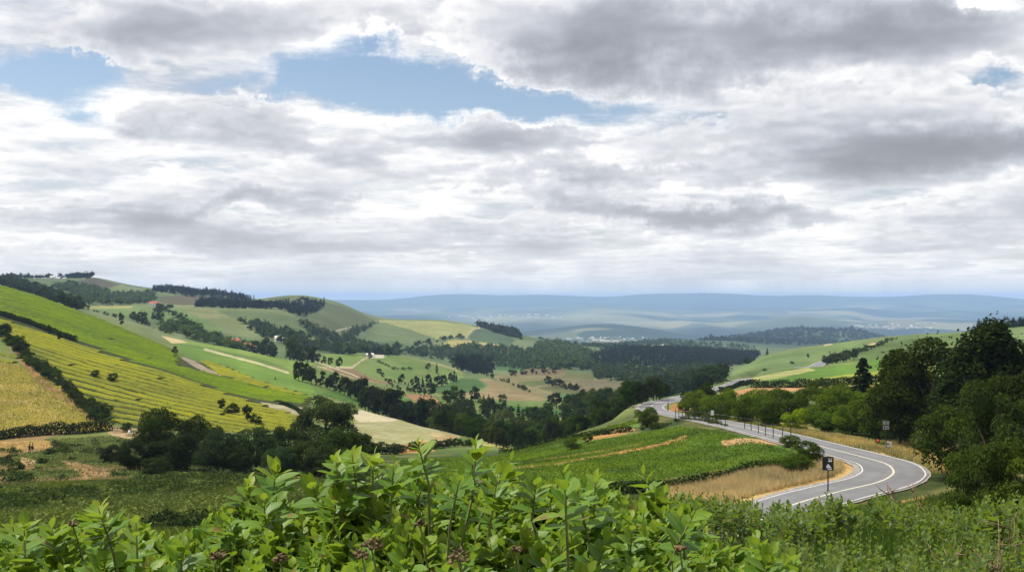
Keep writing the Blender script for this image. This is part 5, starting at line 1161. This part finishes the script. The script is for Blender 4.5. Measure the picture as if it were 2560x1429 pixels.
# a tall white mast on the left ridge
P_ = on_road(321, 740, 1700); ms = empty('mast', tuple(P_), 0); tag(ms, 'slim white mast standing before the wood on the left ridge', 'mast')
Acc().tube([(0, 0, -1), (0, 0, 8), (0, 0, 12)], [.7, .55, .4], 8).build('pole', MAT_WHITE, ms); Acc().tube([(0, 0, 4.5), (0, 0, 7.5)], [1.0, .9], 8).build('collar', MAT_WHITE, ms)
# the distant town: every house its own, sharing a few shapes
hm = []
for k, (w_, d_, h_, rh) in enumerate(((26, 18, 11, 5), (60, 30, 12, 3), (38, 24, 14, 5), (20, 18, 16, 6))):
    a = Acc(); a.box((0, 0, h_/2-2), (w_, d_, h_+4)); hw, hd = w_/2, d_/2
    a.poly([(-hw, -hd, h_), (hw, -hd, h_), (hw, 0, h_+rh), (-hw, 0, h_+rh)]); a.poly([(hw, hd, h_), (-hw, hd, h_), (-hw, 0, h_+rh), (hw, 0, h_+rh)]); a.poly([(-hw, -hd, h_), (-hw, 0, h_+rh), (-hw, hd, h_)]); a.poly([(hw, -hd, h_), (hw, hd, h_), (hw, 0, h_+rh)])
    hm.append(a.mesh('town_house', MAT_WALL if k != 2 else MAT_GREY))
def town(poly, D0, D1, n, lab, grp):
    c = scatter(poly, D0, D1, 2e-3, 4000); rng.shuffle(c)
    for p_ in c[:n]:
        o = link('town_house', hm[rng.integers(4)]); o.location = tuple(p_); o.rotation_euler = (0, 0, rng.uniform(-.6, .6)); s_ = rng.uniform(.5, 1.2)*p_[1]/8000*.5; o.scale = (s_*1.2, s_, s_*.8); tag(o, lab, 'house', grp)
town([(1390,846),(1560,840),(1640,848),(1560,856),(1420,856)], 5600, 9000, 60, 'tiny white house in the town below the blue hill', 'houses of the nearer town')
town([(1080,792),(1360,786),(1480,800),(1300,806),(1100,802)], 13000, 23000, 44, 'tiny pale house in the far-off town on the plain', 'houses of the far town')
town([(2100,812),(2340,806),(2340,838),(2200,842),(2080,836)], 8500, 15000, 46, 'tiny white house scattered over the plain beyond the right-hand hill', 'houses beyond the right-hand hill')
# ---------------------------------------------------------------- two walkers
def person(px, py, D, coat, legs, hair, label, pose=0.0, rz=0.0):
    P_ = on_road(px, py, D); o = empty('person', tuple(P_), rz); tag(o, label, 'person')
    v = [(0,0,.92),(0,.01,1.12),(0,.0,1.40),(0,-.01,1.50),(0,-.02,1.58),(0,-.03,1.68),(0,-.02,1.76),
         (.10,0,.88),(.11,.02-pose*.1,.48),(.11,.05-pose*.2,.08),(.11,-.10-pose*.2,.03),(-.10,0,.88),(-.11,.02+pose*.1,.48),(-.11,.05+pose*.2,.08),(-.11,-.10+pose*.2,.03),
         (.19,0,1.40),(.25,.03,1.12),(.25,-.06,.88),(.25,-.10,.78),(-.19,0,1.40),(-.25,.03,1.12),(-.25,-.06,.88),(-.25,-.10,.78)]
    e = [(0,1),(1,2),(2,3),(3,4),(4,5),(5,6),(0,7),(7,8),(8,9),(9,10),(0,11),(11,12),(12,13),(13,14),(2,15),(15,16),(16,17),(17,18),(2,19),(19,20),(20,21),(21,22)]
    r = [.15,.15,.16,.07,.09,.105,.08,.10,.075,.05,.04,.10,.075,.05,.04,.07,.05,.04,.035,.07,.05,.04,.035]
    me = bpy.data.meshes.new('body'); me.from_pydata(v, e, []); b = link('body', me, o)
    sk = b.modifiers.new('skin', 'SKIN')
    for i, q in enumerate(me.skin_vertices[0].data): q.radius = (r[i], r[i]*.8); q.use_root = (i == 0)
    b.modifiers.new('smooth', 'SUBSURF').levels = 1; b.modifiers['smooth'].render_levels = 2
    m, g = new_mat('walker'); zz = g.n('ShaderNodeSeparateXYZ'); g.put(zz.inputs[0], g.n('ShaderNodeTexCoord').outputs['Object'])
    c = g.mix(g.m('GREATER_THAN', zz.outputs[2], .86), rgba(legs), rgba(coat)); c = g.mix(g.m('GREATER_THAN', zz.outputs[2], 1.49), c, rgba((.42, .26, .19)))
    finish(g, principled(g, c, .85, .2)); me.materials.append(m)
    a = Acc(); a.tube([(0, .02, 1.60), (0, .03, 1.70), (0, .0, 1.80), (0, -.01, 1.84)], [.10, .125, .105, .03], 10); a.build('hair', plain_mat('hair', hair, .7, .3), o, True)
    return o
person(74, 1140, 196, (.012,.012,.018), (.015,.015,.02), (.02,.014,.01), 'person in dark clothes walking on the left of a pair', .8, .4)
person(81, 1141, 195, (.03,.02,.03), (.55,.52,.5), (.015,.012,.01), 'person in a dark coat and pale trousers walking on the right of a pair', -.7, -.3)
# ---------------------------------------------------------------- foreground shrubs, leaf by leaf
def fore_leaf(name, o0, o1, y0, y1, gloss):
    m, g = new_mat(name)
    age = g.n('ShaderNodeAttribute', attribute_name='age').outputs['Fac']; edge = g.n('ShaderNodeAttribute', attribute_name='edge').outputs['Fac']; along = g.n('ShaderNodeAttribute', attribute_name='along').outputs['Fac']; tone = g.n('ShaderNodeAttribute', attribute_name='tint').outputs['Fac']
    old = g.mix(tone, rgba(o0), rgba(o1)); yng = g.mix(tone, rgba(y0), rgba(y1))
    c = g.mix(age, old, yng)
    c = g.mix(age, old, yng)
    c = g.mix(g.m('MULTIPLY', g.m('SUBTRACT', 1.0, g.ramp(edge, .02, .12)), .38), c, rgba((.30,.38,.12)))
    c = g.mix(g.m('MULTIPLY', g.ramp(edge, .88, 1.0), .30), c, rgba((.32,.38,.06)))
    vein = g.m('SINE', g.m('MULTIPLY', g.m('SUBTRACT', g.m('MULTIPLY', along, 6.0), g.m('MULTIPLY', edge, 1.6)), 6.283))
    c = g.mix(g.m('MULTIPLY', g.m('GREATER_THAN', tone, .965), g.ramp(g.noise(g.n('ShaderNodeNewGeometry').outputs['Position'], 45, 3), .45, .6)), c, rgba((.20,.11,.035)))
    c = g.mix(g.m('MULTIPLY', g.ramp(g.noise(g.n('ShaderNodeNewGeometry').outputs['Position'], 160, 2), .66, .72), .5), c, rgba((.16,.12,.04)))
    geo = g.n('ShaderNodeNewGeometry')
    nz = g.noise(geo.outputs['Position'], 60, 3)
    b = principled(g, c, g.m('MULTIPLY_ADD', nz, .2, .36), gloss, bump(g, g.m('ADD', g.m('MULTIPLY', vein, .25), nz), .15, .002))
    t = g.n('ShaderNodeBsdfTranslucent'); g.put(t.inputs[0], g.mix(.6, c, rgba((.30,.42,.03))))
    mx = g.n('ShaderNodeMixShader'); mx.inputs[0].default_value = .38; g.nt.links.new(b, mx.inputs[1]); g.nt.links.new(t.outputs[0], mx.inputs[2]); finish(g, mx.outputs[0])
    return m
MAT_F = fore_leaf('glossy_leaf', (.048,.13,.008), (.115,.225,.015), (.21,.28,.025), (.34,.37,.038), .2)
MAT_F2 = fore_leaf('small_leaf', (.035,.075,.014), (.075,.13,.022), (.15,.22,.03), (.24,.30,.04), .12)
MAT_STEM = plain_mat('green_stem', (.15, .16, .06), .6, .3, .3, 40)
MAT_SEED = plain_mat('dry_flower', (.12, .085, .045), .9, .1, .5, 60)
NU = 6
def leaf_set(base, dirn, upn, L, wd, cup, curl, shape=.9):
    """many leaves at once: base points, unit directions, up normals -> vertices, faces, attributes"""
    n = len(base); side = unit(np.cross(dirn, upn)); up = np.cross(side, dirn)
    s = np.linspace(0, 1, NU+1); w = np.sin(np.pi*s**shape)**.85*.5; w[0] = .03; w[-1] = .0
    V_ = np.empty((n, NU+1, 3, 3))
    for i, si in enumerate(s):
        cen = base+dirn*(L*si)[:, None]-up*(curl*L*si*si)[:, None]
        hw = (L*wd*w[i])[:, None]
        V_[:, i, 1] = cen
        V_[:, i, 0] = cen-side*hw+up*hw*cup[:, None]; V_[:, i, 2] = cen+side*hw+up*hw*cup[:, None]
    k = np.arange(n)[:, None, None]*(NU+1)*3+np.arange(NU)[None, :, None]*3
    q = np.concatenate([np.stack([k[..., 0], k[..., 0]+1, k[..., 0]+4, k[..., 0]+3], -1), np.stack([k[..., 0]+1, k[..., 0]+2, k[..., 0]+5, k[..., 0]+4], -1)], 1).reshape(-1, 4)
    edge = np.broadcast_to(np.array([1., 0, 1.]), (n, NU+1, 3)).ravel(); along = np.broadcast_to(s[None, :, None], (n, NU+1, 3)).ravel()
    return V_.reshape(-1, 3), q, edge, along
def frame(d):
    d = unit(np.asarray(d, float)); a = np.where(np.abs(d[..., 2:3]) < .95, np.array([0, 0, 1.]), np.array([1., 0, 0])); s = unit(np.cross(d, a)); return s, np.cross(s, d)
class Bush:
    def __init__(s): s.V = []; s.Q = []; s.A = {'edge': [], 'along': [], 'age': [], 'tint': []}; s.n = 0; s.st = Acc(); s.sd = []
    def shoot(s, tip, dirn, length, big, rg, young=.5, n=None):
        """leafy shoot ending at tip: rosette on top, larger leaves down the stem"""
        dirn = dirn/np.linalg.norm(dirn); n = n or int(rg.integers(11, 17)); B, Dn, U_, L_, W_, ag = [], [], [], [], [], []
        sd, up = frame(dirn[None]); sd, up = sd[0], up[0]; a = rg.random()*6.28
        for i in range(n):
            f = i/(n-1)                       # 0 at the tip
            pos = tip-dirn*length*f**.85; a += 2.4+rg.normal()*.25 if i % 2 else math.pi+rg.normal()*.2
            el = math.radians(70-52*f**.55+rg.normal()*11)
            out = sd*math.cos(a)+up*math.sin(a)
            dn = dirn*math.sin(el)+out*math.cos(el); dn = dn+np.array([0, 0, -.12*f]); dn /= np.linalg.norm(dn)
            un = dirn*math.cos(el)-out*math.sin(el)
            B.append(pos); Dn.append(dn); U_.append(un); L_.append(big*(.45+.62*min(1, f*2.4))*rg.uniform(.8, 1.15)); W_.append(rg.uniform(.54, .74)); ag.append(max(0, young*(1-f*2.0))+rg.random()*.12)
        B, Dn, U_, L_, W_ = map(np.array, (B, Dn, U_, L_, W_)); m = len(B)
        V_, q, e, al = leaf_set(B, Dn, U_, L_, W_, rg.uniform(.05, .40, m), rg.uniform(-.05, .30, m), rg.uniform(.82, 1.02))
        s.V.append(V_); s.Q.append(q+s.n); s.n += len(V_); k = (NU+1)*3
        s.A['edge'].append(e); s.A['along'].append(al); s.A['age'].append(np.repeat(np.clip(ag, 0, 1), k)); s.A['tint'].append(np.repeat(rg.random(m), k))
    def stem(s, a, b, r0, r1, rg, bend=.05):
        a, b = np.array(a), np.array(b); mid = (a+b)/2+rg.normal(size=3)*bend*np.linalg.norm(b-a); s.st.tube([a, mid, b], [r0, (r0+r1)/2, r1], 5, False)
    def seed(s, c, r, rg, n=26):
        sd = Acc(); s.sd.append(sd)
        for _ in range(n):
            d = rg.normal(size=3); d /= np.linalg.norm(d); d[2] = abs(d[2])*.8; p = c+d*r*rg.uniform(.5, 1)
            sd.tube([c, c+(p-c)*.7], [.0011, .0009], 3, False); t = rg.normal(size=3)*.003
            sd.tube([p-d*.004, p, p+d*.005+t], [.0012, rg.uniform(.003, .0055), .001], 5)
    def build(s, name, label, cat, loc, group, mat=None):
        o = empty(name, loc); tag(o, label, cat, group); off = np.array(loc)
        me = mesh_np('foliage', np.concatenate(s.V)-off, np.concatenate(s.Q), mat or MAT_F, {k: np.concatenate(v) for k, v in s.A.items()}, smooth=True); link('foliage', me, o)
        for acc, nm, mt in [(s.st, 'stems', MAT_STEM)]+[(q, 'seed_head', MAT_SEED) for q in s.sd]:
            if acc.v: acc.v = [tuple(np.array(v)-off) for v in acc.v]; acc.build(nm, mt, o, True)
        return o
# outline of the foliage against the view, from left to right
PROF = np.array([(-900,1345),(-600,1310),(-400,1335),(-260,1320),(-60,1312),(0,1320),(60,1308),(120,1330),(200,1305),(245,1268),(275,1275),(330,1296),(400,1340),(470,1335),(540,1290),(590,1225),(625,1205),(655,1240),(690,1172),(730,1255),(790,1215),(840,1150),(880,1140),(930,1135),(960,1140),(1010,1150),(1050,1112),(1090,1165),(1140,1165),(1190,1108),(1240,1150),(1300,1175),(1360,1200),(1420,1185),(1480,1195),(1560,1188),(1600,1205),(1640,1215),(1690,1262),(1740,1262),(1790,1330),(1850,1350),(1900,1345),(1950,1365),(2010,1420),(2080,1470)], float)
rg = np.random.default_rng(5)
SHR = [('leafy shrub at the left corner with pale new tips', -900, 480), ('leafy shrub left of the centre with tall yellow-green shoots', 480, 790), ('big leafy shrub in the middle with the highest shoots', 790, 1330), ('leafy shrub right of the highest shoots, in front of the crop field', 1330, 1680), ('leafy shrub at the right end above the weeds', 1680, 2100)]
bushes = [Bush() for _ in SHR]
def which(px):
    for i, (_, a, b) in enumerate(SHR):
        if px < b: return i
    return len(SHR)-1
def foot(i, D): 
    px = (max(SHR[i][1], -100)+SHR[i][2])/2; x = (px-CX)/F*3.1; return np.array([x, 3.1, float(z_at(x, 3.1))-.05])
HERO = [(245,1268,.9,2.7),(340,1305,.5,2.5),(560,1300,.3,2.9),(622,1200,.8,3.4),(690,1168,.9,3.3),(660,1250,.4,3.0),(840,1148,.5,3.0),(880,1135,.7,3.1),(935,1135,.75,3.1),(1045,1110,.8,2.8),(985,1155,.3,3.0),(1190,1104,.55,2.7),(1150,1190,.1,2.6),(1275,1150,.5,2.9),(1245,1185,.3,2.8),(1410,1180,.15,2.5),(1440,1215,.2,2.7),(1490,1192,.6,3.0),(1610,1185,.3,3.4),(1660,1230,.4,3.3),(1745,1262,.4,2.6),(1890,1340,.3,2.6),(1930,1375,.3,2.5),(60,1310,.3,2.8),(130,1320,.4,2.9),(1340,1205,.3,2.9),(1700,1290,.4,2.8),(780,1210,.4,3.2),(450,1340,.4,2.7)]
def add(px, py, D, young, big, rg):
    tip = P3(px, py, D); i = which(px); fx = foot(i, D)
    d = np.array([rg.normal()*.22, rg.normal()*.2-.05, 1.0]); L = rg.uniform(.08, .14)
    bushes[i].shoot(tip, d, L, big, rg, young)
    d /= np.linalg.norm(d); bushes[i].st.tube([tip-d*L*1.25, tip-d*L*.5, tip], [.0034, .0026, .0012], 5, False)
    base = tip-d*L*1.25
    bushes[i].stem(base*.72+fx*.28+np.array([0, 0, .03]), base, .0048, .0034, rg)
    if rg.random() < .3: bushes[i].stem(fx+rg.normal(size=3)*.06, base*.72+fx*.28, .011, .0048, rg)
for px, py, y_, D in HERO: add(px, py, D, y_, .066*D/2.9*rg.uniform(.9, 1.15), rg)
for _ in range(3300):
    px = rg.uniform(-900, 2080); top = np.interp(px, PROF[:, 0], PROF[:, 1]); q = rg.random()**.9
    D = 3.5-1.35*q+rg.normal()*.12; py = top+24-(26 if px < 560 else 0)+q*(1580-top)+rg.normal()*12
    add(px, py, max(D, 1.9), .75*rg.random()**2.2*(1-.4*q), rg.uniform(.046, .070), rg)
for px, py, D, r in ((928,1368,2.35,.026),(545,1395,2.3,.02),(1150,1402,2.25,.03),(1050,1312,2.6,.014),(182,1312,2.9,.014),(905,1390,2.3,.018),(1290,1375,2.4,.010),(700,1400,2.25,.014),(1700,1372,2.4,.01)):
    i = which(px); c = P3(px, py, D); bushes[i].seed(c, r, rg, int(8+r*600)); bushes[i].st.tube([c, c+np.array([.01, .02, -.06]), c+np.array([.03, .06, -.22])], [.002, .0026, .0034], 5, False)
for i, (lab, a, b) in enumerate(SHR): bushes[i].build('leafy_shrub', lab, 'shrub', tuple(foot(i, 3)), 'leafy shrubs in the foreground')
# ---------------------------------------------------------------- right foreground: weeds, sprigs, dry twigs
def weeds_bush(name, label, px0, px1, D0, D1, n, prof, leaf, col_rg, young=.15):
    bs = Bush(); r_ = np.random.default_rng(int(px0)); cx = (px0+px1)/2; Dm = (D0+D1)/2; x = (cx-CX)/F*Dm; fx = np.array([x, Dm, float(z_at(x, Dm))])
    P_ = np.array(prof, float)
    for _ in range(n):
        px = r_.uniform(px0, px1); D = r_.uniform(D0, D1); top = np.interp(px, P_[:, 0], P_[:, 1]); q = r_.random()**1.2
        tip = P3(px, top+q*110*12/D*.5+r_.normal()*6, D); gz = float(z_at(tip[0], D))
        if tip[2] < gz+.05: tip[2] = gz+r_.uniform(.05, .3)
        d = np.array([r_.normal()*.25, r_.normal()*.25, 1.0]); L = r_.uniform(.3, .55)*min(1, (tip[2]-gz+.2)/.6)
        bs.shoot(tip, d, L, leaf*r_.uniform(.7, 1.2), r_, young*r_.random(), n=int(r_.integers(12, 20)))
        d /= np.linalg.norm(d); b0 = tip-d*L; g0 = np.array([b0[0]+r_.normal()*.1, b0[1]+r_.normal()*.1, gz-.03]); bs.st.tube([g0, (g0+b0)/2+r_.normal(size=3)*.03, b0, tip], np.array([.008, .006, .004, .0015])*Dm/12, 4, False)
    return bs.build(name, label, 'shrub', tuple(fx), 'small-leaved shrubs below the road', MAT_F2)
SP = [(1600,1268),(1660,1240),(1700,1225),(1760,1236),(1800,1240),(1850,1244),(1900,1256),(1960,1258),(2000,1270),(2060,1232),(2100,1250),(2160,1262),(2200,1240),(2260,1255),(2330,1262),(2400,1262),(2480,1240),(2560,1230),(2700,1230)]
for lab, a, b, D0, D1, n in (('small-leaved shrub below the golden grass', 1600, 1790, 15, 20, 120), ('small-leaved shrub below the near end of the road', 1780, 1960, 14, 18, 110), ('small-leaved shrub under the road centre line', 1950, 2130, 12, 16, 120), ('small-leaved shrub with pale sprigs under the road bend', 2110, 2290, 12, 17, 130), ('dark small-leaved shrub below the orange bank', 2280, 2460, 11, 16, 120), ('dark small-leaved shrub in the right corner', 2440, 2720, 9, 14, 120)):
    weeds_bush('sprig_shrub', lab, a, b, D0, D1, n, SP, .11 if D0 > 11 else .09, None)
LOW = [(1700,1330),(1900,1335),(2100,1330),(2300,1330),(2560,1318),(2720,1318)]
for lab, a, b, n in (('weedy undergrowth at the right of the leafy shrubs', 1720, 2000, 120), ('weedy undergrowth below the sprigs', 1980, 2280, 130), ('weedy undergrowth around the dry twigs', 2260, 2720, 170)):
    weeds_bush('weed_patch', lab, a, b, 5.5, 9.5, n, LOW, .06, None, .3)
gp = scatter([(1650,1340),(2980,1330),(2980,2200),(1650,2200)], 3.6, 15, 300, 52000)
tufts('grass', 'long green grass blades among the weeds in the right corner', gp, .30, .007, 5, (.070,.120,.022), .5)
gp = scatter([(-430,1480),(1800,1480),(1800,2900),(-430,2900)], 3.6, 16, 60, 16000)
tufts('grass', 'grass on the hilltop beneath the leafy shrubs', gp, .3, .006, 5, (.07,.11,.025), .45)
def twigs(px, py, D, h, n, label, seed, spread=.5, name='dry_twigs'):
    r_ = np.random.default_rng(seed); x = (px-CX)/F*D; z0 = float(z_at(x, D)); base = np.array([x, D, z0-.05]); o = empty(name, tuple(base)); tag(o, label, 'dead shrub'); H = max(h, (CY-py)/F*D-z0)
    for k in range(n):
        a = Acc(); d = np.array([r_.normal()*spread, r_.normal()*spread*.5, 1.0]); p = np.zeros(3); pts_ = [p]; hh = H*r_.uniform(.7, 1.0)
        for s in range(6): p = p+d/np.linalg.norm(d)*hh/6; d = d+r_.normal(size=3)*.16*np.array([1, 1, .3]); pts_.append(p.copy())
        a.tube(pts_, np.linspace(.010, .0022, 7)*D/7, 5)
        for s in range(2, 6):
            for _ in range(2):
                q = pts_[s]; e = unit(r_.normal(size=3)+np.array([0, 0, .9])); l = hh*r_.uniform(.10, .28); m_ = q+e*l*.5+r_.normal(size=3)*.02; a.tube([q, m_, m_+unit(e+r_.normal(size=3)*.4)*l*.5], [.0042*D/7, .003*D/7, .001*D/7], 4)
        a.build('stem', MAT_TWIG, o, True)
twigs(2450, 1255, 6.5, .9, 7, 'reddish bare twigs of a dry shrub in the right corner', 3, .45)
twigs(2545, 1240, 8.0, .9, 4, 'bare grey twigs at the right picture edge', 4, .35)
twigs(2258, 1172, 20, 1.5, 2, 'forked dead branch standing up against the road bend', 8, .22)
twigs(2292, 1190, 21, 1.3, 1, 'single dead stalk beside the forked branch', 9, .12)
twigs(1822, 1395, 5.6, .4, 3, 'thin dry stalks among the weeds', 12, .4)
twigs(1545, 1168, 4.2, .5, 2, 'thin dry stalks above the leafy shrub in front of the crop field', 13, .2)
twigs(365, 1300, 4.0, .5, 3, 'thin dry stalks rising left of the middle shrub', 14, .25)
twigs(2340, 1290, 7.5, .7, 5, 'pale forked twigs among the weeds left of the reddish twigs', 21, .5)
twigs(2500, 1330, 5.2, .45, 6, 'small tangle of pale twigs low in the right corner', 23, .6)
